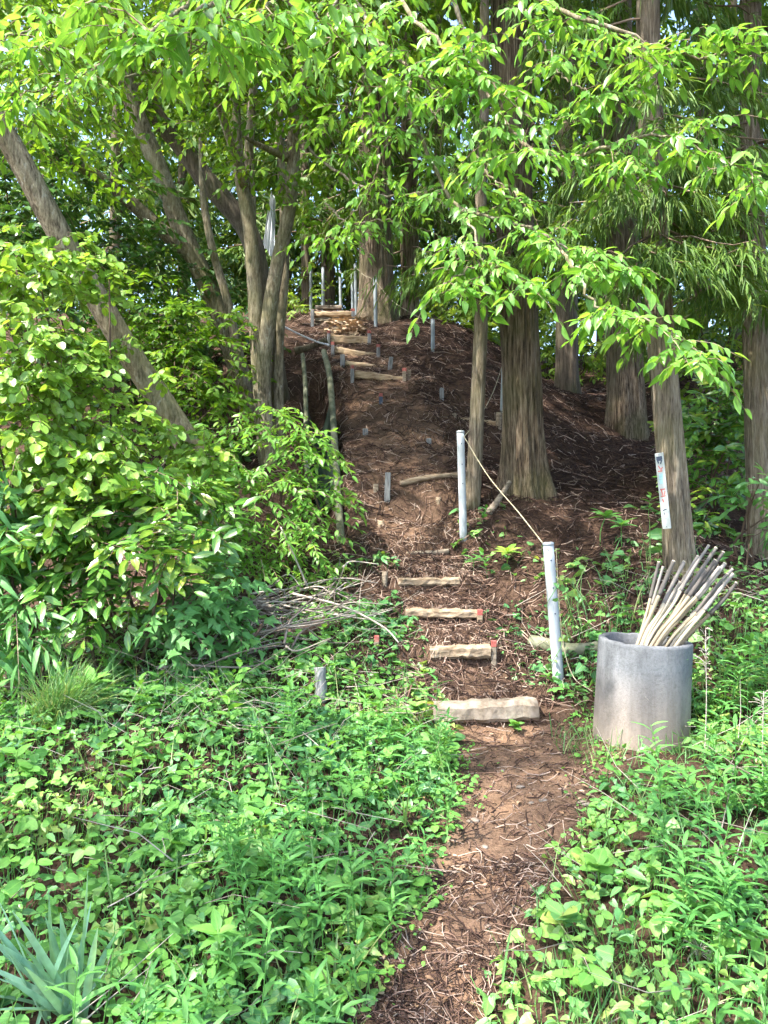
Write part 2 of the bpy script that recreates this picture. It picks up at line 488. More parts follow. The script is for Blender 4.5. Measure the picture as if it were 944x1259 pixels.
def bark_material(name, cols, zs=.12, scale=14, bump=.6, dist=.02, moss=0.0, spots=0.0, rough=.9, mosscol=(.09, .10, .03)):
    m, nt, out = new_mat(name); L = nt.links.new
    tc = N(nt, 'ShaderNodeTexCoord')
    mp = N(nt, 'ShaderNodeMapping'); mp.inputs['Scale'].default_value = (1, 1, zs); L(tc.outputs['Object'], mp.inputs[0])
    n1 = N(nt, 'ShaderNodeTexNoise', Scale=scale, Detail=6.0, Roughness=.65, Distortion=.6); L(mp.outputs[0], n1.inputs['Vector'])
    n2 = N(nt, 'ShaderNodeTexNoise', Scale=scale * 4.0, Detail=4.0, Roughness=.7); L(mp.outputs[0], n2.inputs['Vector'])
    n3 = N(nt, 'ShaderNodeTexNoise', Scale=2.2, Detail=3.0); L(tc.outputs['Object'], n3.inputs['Vector'])
    ad = N(nt, 'ShaderNodeMath', operation='MULTIPLY_ADD'); L(n2.outputs[0], ad.inputs[0]); ad.inputs[1].default_value = .62
    sb = N(nt, 'ShaderNodeMath', operation='MULTIPLY'); L(n1.outputs[0], sb.inputs[0]); sb.inputs[1].default_value = .48
    L(sb.outputs[0], ad.inputs[2])
    k = len(cols)
    r = ramp(nt, [(.43 + .24 * i / (k - 1), c) for i, c in enumerate(cols)], ad.outputs[0])
    col = r.outputs[0]
    if moss > 0:
        mr = N(nt, 'ShaderNodeMapRange'); L(n3.outputs[0], mr.inputs[0]); mr.inputs[1].default_value = .42; mr.inputs[2].default_value = .68
        mr.inputs[3].default_value = 0; mr.inputs[4].default_value = moss
        mm = N(nt, 'ShaderNodeMixRGB'); L(mr.outputs[0], mm.inputs[0]); L(col, mm.inputs[1]); mm.inputs[2].default_value = (*mosscol, 1)
        col = mm.outputs[0]
    if spots > 0:
        mp2 = N(nt, 'ShaderNodeMapping'); mp2.inputs['Scale'].default_value = (1, 1, .55); L(tc.outputs['Object'], mp2.inputs[0])
        n4 = N(nt, 'ShaderNodeTexNoise', Scale=19.0, Detail=5.0, Roughness=.6); L(mp2.outputs[0], n4.inputs['Vector'])
        mr = N(nt, 'ShaderNodeMapRange'); L(n4.outputs[0], mr.inputs[0]); mr.inputs[1].default_value = .62; mr.inputs[2].default_value = .72
        mr.inputs[3].default_value = 0; mr.inputs[4].default_value = spots
        mm = N(nt, 'ShaderNodeMixRGB'); L(mr.outputs[0], mm.inputs[0]); L(col, mm.inputs[1]); mm.inputs[2].default_value = (.40, .40, .33, 1)
        col = mm.outputs[0]
    p = N(nt, 'ShaderNodeBsdfPrincipled'); p.inputs['Roughness'].default_value = rough; p.inputs['Specular IOR Level'].default_value = .2
    L(col, p.inputs['Base Color'])
    b = N(nt, 'ShaderNodeBump', Strength=bump, Distance=dist); L(ad.outputs[0], b.inputs['Height']); L(b.outputs[0], p.inputs['Normal'])
    L(p.outputs[0], out.inputs[0])
    return m


def plain_material(name, cols, scale=8.0, rough=.8, spec=.3, bump=.3, dist=.01, stretch=(1, 1, 1), coords='Object', detail=6.0, attr=False):
    m, nt, out = new_mat(name); L = nt.links.new
    tc = N(nt, 'ShaderNodeTexCoord')
    mp = N(nt, 'ShaderNodeMapping'); mp.inputs['Scale'].default_value = stretch; L(tc.outputs[coords], mp.inputs[0])
    n1 = N(nt, 'ShaderNodeTexNoise', Scale=scale, Detail=detail, Roughness=.65); L(mp.outputs[0], n1.inputs['Vector'])
    fac = n1.outputs[0]
    if attr:
        a = N(nt, 'ShaderNodeAttribute', attribute_name='leaf'); s = N(nt, 'ShaderNodeSeparateXYZ'); L(a.outputs['Vector'], s.inputs[0])
        ma = N(nt, 'ShaderNodeMath', operation='MULTIPLY_ADD'); L(s.outputs[2], ma.inputs[0]); ma.inputs[1].default_value = .5
        mb_ = N(nt, 'ShaderNodeMath', operation='MULTIPLY'); L(n1.outputs[0], mb_.inputs[0]); mb_.inputs[1].default_value = .5
        L(mb_.outputs[0], ma.inputs[2]); fac = ma.outputs[0]
    k = len(cols)
    r = ramp(nt, [(.34 + .32 * i / (k - 1), c) for i, c in enumerate(cols)], fac)
    p = N(nt, 'ShaderNodeBsdfPrincipled'); p.inputs['Roughness'].default_value = rough; p.inputs['Specular IOR Level'].default_value = spec
    L(r.outputs[0], p.inputs['Base Color'])
    b = N(nt, 'ShaderNodeBump', Strength=bump, Distance=dist); L(n1.outputs[0], b.inputs['Height']); L(b.outputs[0], p.inputs['Normal'])
    L(p.outputs[0], out.inputs[0])
    return m


def soil_material():
    m, nt, out = new_mat('soil'); L = nt.links.new
    geo = N(nt, 'ShaderNodeNewGeometry')
    a = N(nt, 'ShaderNodeAttribute', attribute_name='leaf'); s = N(nt, 'ShaderNodeSeparateXYZ'); L(a.outputs['Vector'], s.inputs[0])
    n1 = N(nt, 'ShaderNodeTexNoise', Scale=2.3, Detail=7.0, Roughness=.6); L(geo.outputs['Position'], n1.inputs['Vector'])
    n2 = N(nt, 'ShaderNodeTexNoise', Scale=34.0, Detail=6.0, Roughness=.75); L(geo.outputs['Position'], n2.inputs['Vector'])
    n3 = N(nt, 'ShaderNodeTexVoronoi', Scale=60.0); L(geo.outputs['Position'], n3.inputs['Vector'])
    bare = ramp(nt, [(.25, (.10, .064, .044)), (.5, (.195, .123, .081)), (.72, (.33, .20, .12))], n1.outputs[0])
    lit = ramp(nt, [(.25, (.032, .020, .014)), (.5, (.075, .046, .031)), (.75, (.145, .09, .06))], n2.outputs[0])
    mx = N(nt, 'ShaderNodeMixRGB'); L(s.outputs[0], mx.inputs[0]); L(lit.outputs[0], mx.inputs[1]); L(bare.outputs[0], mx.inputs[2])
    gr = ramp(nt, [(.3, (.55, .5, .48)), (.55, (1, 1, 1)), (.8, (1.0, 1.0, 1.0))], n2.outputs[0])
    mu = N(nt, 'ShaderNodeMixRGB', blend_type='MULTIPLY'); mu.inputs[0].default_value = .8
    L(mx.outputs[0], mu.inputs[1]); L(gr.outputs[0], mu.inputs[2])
    p = N(nt, 'ShaderNodeBsdfPrincipled'); p.inputs['Roughness'].default_value = .95; p.inputs['Specular IOR Level'].default_value = .1
    L(mu.outputs[0], p.inputs['Base Color'])
    ad = N(nt, 'ShaderNodeMath', operation='MULTIPLY_ADD'); L(n3.outputs[0], ad.inputs[0]); ad.inputs[1].default_value = .4; L(n2.outputs[0], ad.inputs[2])
    b = N(nt, 'ShaderNodeBump', Strength=.8, Distance=.03); L(ad.outputs[0], b.inputs['Height']); L(b.outputs[0], p.inputs['Normal'])
    L(p.outputs[0], out.inputs[0])
    return m


M = {}
M['soil'] = soil_material()
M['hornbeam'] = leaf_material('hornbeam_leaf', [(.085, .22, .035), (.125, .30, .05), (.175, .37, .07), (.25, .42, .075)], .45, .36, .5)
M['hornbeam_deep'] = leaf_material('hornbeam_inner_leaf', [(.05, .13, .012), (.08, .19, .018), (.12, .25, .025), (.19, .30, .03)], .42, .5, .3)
M['vine'] = leaf_material('vine_leaf', [(.09, .20, .03), (.14, .28, .045), (.20, .36, .06), (.30, .44, .075)], .36, .36, .5)
M['glossy'] = leaf_material('evergreen_leaf', [(.035, .12, .018), (.055, .17, .025), (.095, .24, .035), (.26, .32, .03)], .18, .26, .6)
M['star'] = leaf_material('lobed_leaf', [(.075, .21, .06), (.105, .27, .075), (.145, .33, .09)], .3, .45, .4)
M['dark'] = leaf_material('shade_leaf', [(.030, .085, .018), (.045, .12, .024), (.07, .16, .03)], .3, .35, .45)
M['ground'] = leaf_material('ground_cover_leaf', [(.03, .12, .05), (.055, .19, .07), (.09, .27, .09), (.14, .34, .095), (.23, .41, .10), (.34, .43, .11)], .3, .36, .5)
M['weed'] = leaf_material('weed_leaf', [(.065, .21, .055), (.10, .28, .068), (.145, .35, .085)], .32, .42, .4)
M['clover'] = leaf_material('clover_leaf', [(.08, .22, .05), (.12, .30, .06), (.18, .38, .07)], .3, .5, .3)
M['grass'] = leaf_material('grass_blade', [(.07, .19, .06), (.11, .26, .08), (.16, .31, .10), (.30, .33, .15)], .3, .4, .4, rib=.15)
M['daffodil'] = leaf_material('daffodil_blade', [(.16, .32, .20), (.23, .42, .29), (.30, .50, .36)], .22, .35, .5, rib=.1)
M['cedar'] = leaf_material('cedar_needle', [(.05, .105, .018), (.07, .145, .022), (.10, .185, .03), (.14, .20, .04)], .3, .5, .3, rib=.1)
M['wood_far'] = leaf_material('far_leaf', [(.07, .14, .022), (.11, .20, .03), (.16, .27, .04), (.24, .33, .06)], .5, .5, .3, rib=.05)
M['cedar_bark'] = bark_material('cedar_bark', [(.025, .017, .012), (.12, .085, .055), (.22, .165, .11), (.36, .285, .20)], .06, 24, 1.0, .05, .6, mosscol=(.075, .08, .025))
M['cedar_bark_pale'] = bark_material('pale_cedar_bark', [(.05, .037, .027), (.15, .115, .08), (.24, .19, .135), (.33, .275, .205)], .08, 24, .9, .04, .35, mosscol=(.20, .19, .07))
M['hornbeam_bark'] = bark_material('hornbeam_bark', [(.06, .048, .03), (.15, .12, .08), (.24, .20, .135), (.34, .295, .21)], .22, 15, .7, .02, .5, .6, mosscol=(.14, .14, .05))
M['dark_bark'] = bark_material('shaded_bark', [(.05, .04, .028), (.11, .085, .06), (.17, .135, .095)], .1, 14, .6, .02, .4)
M['twig'] = plain_material('twig', [(.09, .06, .04), (.19, .13, .085), (.28, .21, .15)], 9, .85, .2, attr=True)
M['litter'] = plain_material('cedar_litter', [(.045, .026, .019), (.115, .066, .047), (.20, .125, .09), (.36, .27, .21)], 9, .85, .2, attr=True)
M['dead_branch'] = plain_material('dead_branch', [(.14, .11, .09), (.27, .22, .18), (.42, .36, .30)], 9, .85, .2, attr=True)
M['concrete'] = plain_material('concrete', [(.20, .185, .17), (.31, .295, .28), (.40, .39, .37)], 11, .9, .2, .4, .006)
M['concrete_step'] = plain_material('weathered_concrete', [(.15, .115, .082), (.26, .21, .158), (.35, .295, .235)], 12, .92, .15, .7, .012)
M['pale_wood'] = plain_material('cut_timber', [(.12, .082, .052), (.26, .195, .13), (.38, .30, .21)], 7, .85, .15, .6, .010, (1, 6, 6))
M['lifted_timber'] = plain_material('orange_timber', [(.22, .145, .085), (.38, .27, .165), (.50, .38, .25)], 7, .85, .15, .5, .008, (1, 6, 6))  # lighter copy of the cut timber, colour lifted against shade on the upper steps
M['old_wood'] = plain_material('old_timber', [(.10, .075, .055), (.21, .17, .125), (.32, .26, .19)], 7, .85, .2, .5, .008, (1, 9, 9))
M['grey_wood'] = plain_material('grey_stake', [(.12, .12, .115), (.20, .20, .195), (.28, .28, .27)], 10, .85, .2, .4, .005, (6, 6, 1))
M['red_paint'] = plain_material('red_paint', [(.20, .045, .04), (.32, .08, .065), (.36, .17, .13)], 20, .7, .3)
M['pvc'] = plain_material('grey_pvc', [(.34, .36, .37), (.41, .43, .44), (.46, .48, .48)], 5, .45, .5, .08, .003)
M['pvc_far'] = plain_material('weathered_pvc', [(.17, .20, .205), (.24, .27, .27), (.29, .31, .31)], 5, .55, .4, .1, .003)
M['rope'] = plain_material('rope', [(.20, .17, .10), (.34, .30, .19), (.44, .40, .30)], 60, .9, .2)
M['bark_stick'] = plain_material('stick_bark', [(.085, .075, .066), (.155, .138, .124), (.225, .205, .185)], 16, .8, .25, .4, .004, (1, 1, .3), attr=True)
M['peeled'] = plain_material('peeled_stick', [(.22, .17, .11), (.34, .28, .19), (.44, .375, .27)], 14, .65, .3, .2, .003, (1, 1, .3), attr=True)
M['stick_end'] = plain_material('sawn_end', [(.42, .35, .26), (.55, .48, .38)], 30, .8, .2)
M['white_board'] = plain_material('white_plastic', [(.38, .40, .38), (.56, .57, .55)], 12, .5, .4, .05, .002)
M['ink_dark'] = plain_material('dark_print', [(.04, .05, .08), (.09, .11, .16)], 30, .6, .3)
M['ink_red'] = plain_material('red_print', [(.5, .09, .08), (.62, .22, .19)], 30, .6, .3)
M['ink_blue'] = plain_material('faded_blue_print', [(.30, .52, .55), (.42, .62, .62)], 30, .6, .3)
M['cloth'] = plain_material('white_cloth', [(.66, .68, .70), (.78, .79, .80)], 5, .8, .2)
M['chute_inside'] = plain_material('shade_darkened_plastic', [(.015, .025, .018), (.03, .05, .035), (.05, .075, .05)], 9, .6, .3, .3, .005)  # inner plastic darkened in colour to stand in for shade inside the chute
M['chute'] = plain_material('mossy_plastic', [(.06, .065, .035), (.13, .135, .08), (.21, .21, .14)], 9, .75, .3, .3, .005)
M['pebble'] = plain_material('pebble', [(.12, .09, .068), (.20, .16, .125), (.29, .25, .205)], 14, .85, .2)
M['red_log'] = plain_material('brown_log', [(.11, .055, .04), (.20, .115, .085), (.29, .18, .14)], 8, .85, .2, .4, .006, (1, 6, 6))


# ------------------------------------------------------------------ ground and path
def axis(fine0, fine1, step, lo, hi, grow=1.16):
    a = list(np.arange(fine0, fine1 + 1e-6, step))
    s = step
    while a[-1] < hi: s *= grow; a.append(a[-1] + s)
    s = step
    while a[0] > lo: s *= grow; a.insert(0, a[0] - s)
    return np.array(a)


gx = axis(-2.8, 3.3, .047, -350, 350)
gy = axis(1.8, 12.4, .052, -350, 350)
GX, GY = np.meshgrid(gx, gy, indexing='ij')
GZ = H(GX, GY)
nx, ny = GX.shape
pd = np.abs(GX - path_x(GY)) / path_w(GY) + vnoise(GX * 3, GY * 3, 9) * .7
soilmask = np.clip((1.35 - pd) / .6, 0, 1) * np.clip((GY - 0) / 1, 0, 1)
bank = np.exp(-(((GX - .30) / .75) ** 2 + ((GY - 8.3) / 1.3) ** 2))
soilmask = np.clip(np.maximum(soilmask * np.where(GY > 4.55, .55, 1.0), bank * .95), 0, 1)
gv = np.stack([GX, GY, GZ], -1).reshape(-1, 3)
ga = np.zeros_like(gv); ga[:, 0] = soilmask.ravel()
ii, jj = np.meshgrid(np.arange(nx - 1), np.arange(ny - 1), indexing='ij')
quads = np.stack([ii * ny + jj, (ii + 1) * ny + jj, (ii + 1) * ny + jj + 1, ii * ny + jj + 1], -1)
cxm = (GX[:-1, :-1] + GX[1:, 1:]) / 2; cym = (GY[:-1, :-1] + GY[1:, 1:]) / 2
onpath = (np.abs(cxm - path_x(cym)) < path_w(cym) * (1.0 + vnoise(cxm * 5, cym * 5, 11) * .5)) & (cym > 1.0) & (cym < 13.5)


def submesh(mask, name, label, cat=None):
    q = quads[mask].reshape(-1, 4)
    used = np.unique(q); remap = np.full(len(gv), -1); remap[used] = np.arange(len(used))
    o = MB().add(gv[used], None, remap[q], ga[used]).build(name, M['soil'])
    tag(o, label, cat, kind='structure')
    return o


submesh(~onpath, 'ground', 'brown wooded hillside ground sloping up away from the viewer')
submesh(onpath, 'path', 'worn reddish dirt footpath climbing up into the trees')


# ------------------------------------------------------------------ trees
def cedar_strands(mb, rng, anchors, outd, L, W):
    n = len(anchors)
    d = outd + rng.normal(0, .35, (n, 3)); d[:, 2] -= rng.uniform(0, .8, n)
    ribbons(mb, anchors, d, L * rng.uniform(.6, 1.3, n), W * rng.uniform(.8, 1.2, n), rng.uniform(.15, .55, n), rng, rows=3, fold=.25)


def cedar_crown(root, axis_pts, z0, z1, rng, nb, Lmax, dense_to, mat, front=None):
    """drooping boughs round an upright trunk: branches (twig mesh) and strands (needle mesh)"""
    br = MB(); nd = MB()
    ax = np.asarray(axis_pts)
    zs = np.sort(z0 + (z1 - z0) * rng.uniform(0, 1, nb) ** 1.7)
    lines = []; r0 = []
    for z in zs:
        c = np.array([np.interp(z, ax[:, 2], ax[:, 0]), np.interp(z, ax[:, 2], ax[:, 1]), z])
        az = rng.uniform(0, 2 * math.pi)
        if front is not None and rng.uniform() < front: az = -math.pi / 2 + rng.normal(0, .9)
        f = (z - z0) / max(z1 - z0, 1e-3)
        L = Lmax * (1 - .75 * f) * rng.uniform(.65, 1.15)
        o = np.array([math.cos(az), math.sin(az), 0]); u = np.linspace(0, 1, 6)[:, None]
        line = c + o * L * u + np.array([0, 0, 1]) * L * (-.55 * u ** 1.3 + .18 * u ** 4) + rng.normal(0, .03, (6, 3)) * u
        lines.append(line); r0.append(.006 + .007 * L)
        coarse = z > dense_to
        nbl = int((9 if coarse else 20) * L / 1.6) + 3
        tt = rng.uniform(.18, 1, nbl); k = np.clip((tt * 5).astype(int), 0, 4); ff = (tt * 5 - k)[:, None]
        B = line[k] * (1 - ff) + line[k + 1] * ff
        sd = np.cross(o, [0, 0, 1.0]); sg = rng.choice([-1, 1], nbl)[:, None]
        bd = norm(o * .6 + sd * sg * rng.uniform(.3, 1, (nbl, 1)) + np.array([0, 0, -1]) * rng.uniform(.2, .9, (nbl, 1)))
        bl = rng.uniform(.14, .42, nbl) * (1.5 if coarse else 1)
        K = 9 if coarse else 13
        t2 = (np.arange(K) + .5) / K
        A = B[:, None] + bd[:, None] * (bl[:, None] * t2)[..., None]; A[..., 2] -= .25 * bl[:, None] * t2 ** 2
        OD = np.repeat(bd[:, None], K, 1)
        if coarse:
            A_ = A.reshape(-1, 3); D_ = OD.reshape(-1, 3) + rng.normal(0, .35, A_.shape); D_[:, 2] -= rng.uniform(0, .8, len(A_))
            leaves(nd, 'needle', A_, D_, rng.normal(0, 1, A_.shape) + [0, 0, .6], .26 * rng.uniform(.6, 1.3, len(A_)), rng.uniform(0, 1, len(A_)))
        else: cedar_strands(nd, rng, A.reshape(-1, 3), OD.reshape(-1, 3), .115, .0150)
    thin_tubes(br, np.array(lines), np.array(r0), .004)
    b = br.build('branches', M['twig'], root); tag(b, kind='stuff')
    c = nd.build('crown', mat, root); tag(c, kind='stuff')
    return c


def trunk_mesh(pts, radii, rng, sides=28, rows=70, flute=.10, flare=.0, nfl=7):
    line = catmull(pts, rows)
    r = np.interp(np.linspace(0, 1, rows), np.linspace(0, 1, len(radii)), radii)
    ph = rng.uniform(0, 6.28, 6)
    hgt = np.linalg.norm(np.diff(line, axis=0), axis=1).sum()
    def rf(a, f):
        hh = f * hgt
        fl = 1 + flare * np.exp(-hh / .28) * (1 + .45 * np.sin(a * 5 + ph[0]) + .25 * np.sin(a * 3 + ph[4]))
        w = flute * (.5 * np.sin(a * nfl + ph[1] + 1.1 * np.sin(hh * .9)) + .35 * np.sin(a * (nfl * 2 + 1) + ph[2] + hh * .5) + .3 * np.sin(a * 3 + ph[3] + hh * .7))
        return fl * (1 + w)
    mb = MB(); tube(mb, line, r, sides, rf)
    return mb, line


def cedar_tree(label, base_px, top_px, w_px, height, rng_seed, mat='cedar_bark', flare=.55, crown_z=None, nb=60, Lmax=1.9, dense_to=8.0,
               name='cedar_tree', group=None, mid=None, crown_mat='cedar', cat='tree', taper=.35, front=.25):
    rng = np.random.default_rng(rng_seed); sides = 30 if name == 'forest_tree' else 76
    b = at(*base_px); t = at(*top_px)
    b[2] = min(b[2], h1(b[0], b[1])) - .12
    dirv = (t - b) / max(t[2] - b[2], .1)
    pts = [b] + ([at(*mid)] if mid else []) + [t]
    z = t[2]
    top = t + dirv * 1.0 * np.array([.5, .5, 1]); pts.append(top)
    end = np.array([top[0] + dirv[0] * .3, top[1] + dirv[1] * .3, b[2] + height]); pts.append(end)
    r = w_px / 2 * base_px[2] / F
    hh = np.array([p[2] - b[2] for p in pts]) / height
    radii = np.interp(np.linspace(0, 1, 30), [0, 1], [r, r * taper])
    root = new_empty(name, (b[0], b[1], b[2] + .12), label, cat, group)
    # resample evenly in height so that the flare sits at the foot
    P = np.array(pts); zz = np.concatenate([b[2] + np.linspace(0, 1, 34) ** 1.4 * min(6, height * .6), np.linspace(b[2] + min(6, height * .6) + .5, b[2] + height, 10)])
    X = np.interp(zz, P[:, 2], P[:, 0]); Y = np.interp(zz, P[:, 2], P[:, 1])
    # soften the polyline
    for _ in range(3):
        X[1:-1] = (X[:-2] + 2 * X[1:-1] + X[2:]) / 4; Y[1:-1] = (Y[:-2] + 2 * Y[1:-1] + Y[2:]) / 4
    line = np.stack([X, Y, zz], -1)
    ph = rng.uniform(0, 6.28, 6)
    def rf(a, f):
        i = np.clip((f * (len(zz) - 1)).round().astype(int), 0, len(zz) - 1)
        hh = zz[i] - b[2] - .1
        fl = 1 + flare * np.exp(-np.maximum(hh, 0) / .3) * (1 + .4 * np.sin(a * 5 + ph[0]) + .25 * np.sin(a * 3 + ph[4]))
        w = .06 * (.5 * np.sin(a * 7 + ph[1] + np.sin(hh * .9)) + .4 * np.sin(a * 3 + ph[3] + hh * .7)) + (.13 * vnoise(a * 9 + .8 * np.sin(hh * 1.3), hh * 1.1, rng_seed) + .09 * vnoise(a * 19, hh * 1.9, rng_seed + 1) if sides > 40 else 0)
        return fl * (1 + w)
    rad = np.interp((zz - b[2]) / height, [0, 1], [r, r * taper])
    mb = MB(); tube(mb, line, rad, sides, rf)
    tr = mb.build('trunk', M[mat], root)
    if nb:
        cz = crown_z if crown_z else b[2] + height * .35
        cedar_crown(root, line, cz, b[2] + height, rng, nb, Lmax, dense_to, M[crown_mat], front)
        if True:
            n_ = 400 if name != 'forest_tree' else 170; z_ = rng.uniform(max(8.5, dense_to), b[2] + height, n_); f_ = (z_ - 8.5) / (b[2] + height - 8.5)
            R_ = 2.7 * (1.08 - f_) * np.sqrt(rng.uniform(.05, 1, n_)); a_ = rng.uniform(0, 6.28, n_)
            o_ = np.stack([np.cos(a_), np.sin(a_), np.zeros(n_)], -1)
            B_ = np.stack([np.interp(z_, zz, X), np.interp(z_, zz, Y), z_ - .4 * R_], -1) + o_ * R_[:, None]
            r_ = spray_leaves(B_, o_ + [0, 0, -.4], rng.uniform(.4, .8, n_), 9, .30, rng, .3, .5)
            u_ = MB(); leaves(u_, 'far', *r_[:5]); tag(u_.build('upper_crown', M[crown_mat], root), kind='stuff')
    return root


cedar_tree('thick fluted cedar with flared mossy base beside the dirt bank', (647, 606, 7.5), (626, 60, 7.4), 48, 19, 11, flare=.42, crown_z=4.1, nb=75, Lmax=1.15, dense_to=8.2)
cedar_tree('mossy cedar trunk standing behind and right of the thick cedar', (771, 534, 9.5), (757, 60, 9.6), 44, 20, 12, flare=.22, crown_z=5.2, nb=70, Lmax=1.3, dense_to=9)
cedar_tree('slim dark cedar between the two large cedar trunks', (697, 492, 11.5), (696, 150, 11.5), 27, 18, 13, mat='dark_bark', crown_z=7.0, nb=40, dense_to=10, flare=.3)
cedar_tree('pale leaning trunk carrying the narrow sign behind the concrete pipe', (839, 694, 5.6), (802, 200, 5.8), 35, 15, 14, mat='cedar_bark_pale',
           flare=.18, mid=(813, 430, 5.65), crown_z=3.5, nb=110, Lmax=.95, front=.6, dense_to=7.5)
cedar_tree('pale trunk at the right edge with foliage round its foot', (938, 692, 6.2), (925, 250, 6.4), 31, 14, 15, mat='cedar_bark_pale', flare=.2, mid=(928, 400, 6.3), crown_z=3.5, nb=95, Lmax=1.1, front=.5, dense_to=7.5)
cedar_tree('large cedar at the top of the timber steps', (464, 400, 12.2), (456, 0, 12.3), 42, 20, 16, crown_z=6.6, nb=60, Lmax=1.4, dense_to=11, flare=.4)
cedar_tree('grey cedar just right of the one at the top of the steps', (504, 420, 12.9), (503, 60, 13), 23, 18, 17, mat='cedar_bark', crown_z=6.0, nb=50, Lmax=1.3, dense_to=11, flare=.25)
FAR_LABELS = ['thin dark trunk just left of the topmost step', 'dark trunk directly behind the topmost step', 'thin trunk seen against the right side of the hornbeam stems',
              'very thin far trunk left of the large cedar at the top', 'far trunk right of the grey cedar at the top of the steps', 'far trunk behind the straight young trunk',
              'far trunk behind the thick fluted cedar', 'far trunk between the slim dark cedar and the mossy cedar', 'far trunk between the leaning sign tree and the right edge trunk',
              'far trunk behind the pale trunk at the right edge', 'far trunk behind the leaning trunks at left', 'far trunk behind the shaded thicket at left',
              'far trunk behind the shrubs at the left edge', 'far trunk behind the stems of the hornbeam']
for k, (px, py, d, w) in enumerate([(377, 372, 15, 12), (403, 372, 16, 17), (352, 380, 17, 10), (430, 372, 20, 9), (540, 390, 17, 14), (585, 400, 19, 16), (655, 420, 17, 15),
                                    (740, 430, 16, 14), (860, 440, 15, 20), (905, 430, 18, 16), (225, 400, 17, 14), (140, 420, 16, 16), (60, 420, 18, 18), (300, 400, 19, 12)]):
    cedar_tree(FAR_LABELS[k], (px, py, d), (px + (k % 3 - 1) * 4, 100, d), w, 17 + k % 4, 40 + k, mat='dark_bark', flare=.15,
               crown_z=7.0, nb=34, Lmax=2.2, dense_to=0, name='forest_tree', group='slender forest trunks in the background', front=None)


def stem(root, mat, pts, rads, rng, name='trunk', sides=14, rows=44, flute=.06):
    mb, line = trunk_mesh(pts, rads, rng, sides, rows, flute)
    o = mb.build(name, M[mat], root)
    return o, line


def spray_cloud(mbl, mbt, blobs, per_area, K, size, tname, rng, L=(.2, .45), droop=.35, hang=.35, shell=.55, plane=(0, 0, 1), tilt=.35, face=0.0):
    """leafy twigs filling px blobs: (px, py, d, rx_px, ry_px[, depth factor])"""
    out = []
    for b in blobs:
        px, py, d, rx, ry = b[:5]; df = b[5] if len(b) > 5 else .8
        c = at(px, py, d); R = np.array([rx, rx * df, ry]) * d / F
        M_ = max(3, int(per_area * 4 * (rx * d / F) * (ry * d / F)))
        u = norm(rng.normal(0, 1, (M_, 3)))
        rr = np.where(rng.uniform(0, 1, M_) < shell, rng.uniform(.75, 1.05, M_), rng.uniform(0, 1, M_) ** .5)[:, None]
        base = c + u * R * rr
        dd = u * np.array([1, 1, .4]) + rng.normal(0, .5, (M_, 3)); dd[:, 2] *= .5
        if face: dd[:, 1] -= face
        l = rng.uniform(L[0], L[1], M_)
        base = base - norm(dd) * l[:, None] * .4
        res = spray_leaves(base, dd, l, K, size, rng, droop, hang, plane, tilt)
        out.append(res)
    cat = [np.concatenate([o[i] for o in out]) for i in range(6)]
    if mbl is not None: leaves(mbl, tname, *cat[:5])
    if mbt is not None: thin_tubes(mbt, cat[5], .0035, .0012)
    return cat


LEAFVAR = {}


def leaf_variants(tname, mat, n=10):
    key = (tname, mat)
    if key not in LEAFVAR:
        vs = []
        for i in range(n):
            mb = MB()
            leaves(mb, tname, np.zeros((1, 3)), np.array([[0, 1.0, 0]]), np.array([[0, 0, 1.0]]), np.ones(1), np.array([i / (n - 1)]))
            vs.append(mb.mesh('leaf', M[mat]))
        LEAFVAR[key] = vs
    return LEAFVAR[key]


def leaf_objects(parent, tname, mat, pos, d, nrm, size, rnd, name='leaf'):
    vs = leaf_variants(tname, mat)
    off = origin(parent); R = frame_from(d, nrm)
    for i in range(len(pos)):
        o = bpy.data.objects.new(name, vs[int(min(rnd[i], .999) * len(vs))])
        COL.objects.link(o); o.parent = parent
        m = np.eye(4); m[:3, :3] = R[i] * size[i]; m[:3, 3] = pos[i] - off
        o.matrix_basis = Matrix(m.tolist())


def split_front(cat, n, fx=None):
    """the n leaves nearest to the viewer, and the rest"""
    P = cat[0]
    px = CX + P[:, 0] / P[:, 1] * F; py = CY - (P[:, 2] - CAMZ) / P[:, 1] * F
    key = P[:, 1] / np.maximum(cat[3], 1e-3) + np.where((px > -5) & (px < 949) & (py > -5) & (py < 1264), 0, 1e4)
    o = np.argsort(key)
    return [c[o[:n]] for c in cat[:5]], [c[o[n:]] for c in cat[:5]]


# --- hornbeam with several stems beside the steps, and its boughs over the path
rng = np.random.default_rng(101)
hb = at(331, 575, 8.1); hb[2] = h1(hb[0], hb[1])
horn = new_empty('hornbeam_tree', hb, 'many-stemmed hornbeam with blotched bark left of the timber steps', 'tree')
def pxs(lst): return [at(*p) for p in lst]
_, s1 = stem(horn, 'hornbeam_bark', pxs([(333, 610, 8.1), (322, 500, 8.1), (316, 410, 8.1), (308, 290, 8.1), (293, 195, 8.0), (286, 60, 7.9), (280, -120, 7.7)]), [.108, .088, .084, .072, .062, .052, .042], rng)
_, s2 = stem(horn, 'hornbeam_bark', pxs([(334, 600, 8.0), (324, 470, 8.0), (331, 388, 7.98), (341, 325, 7.95), (356, 254, 7.9), (361, 168, 7.8), (357, 40, 7.6), (372, -130, 7.2)]), [.085, .075, .08, .072, .068, .062, .056, .045], rng)
_, s3 = stem(horn, 'hornbeam_bark', pxs([(345, 600, 8.2), (342, 480, 8.2), (343, 420, 8.2), (350, 325, 8.2), (346, 205, 8.25), (340, 60, 8.3), (335, -120, 8.4)]), [.062, .056, .054, .05, .042, .038, .028], rng)
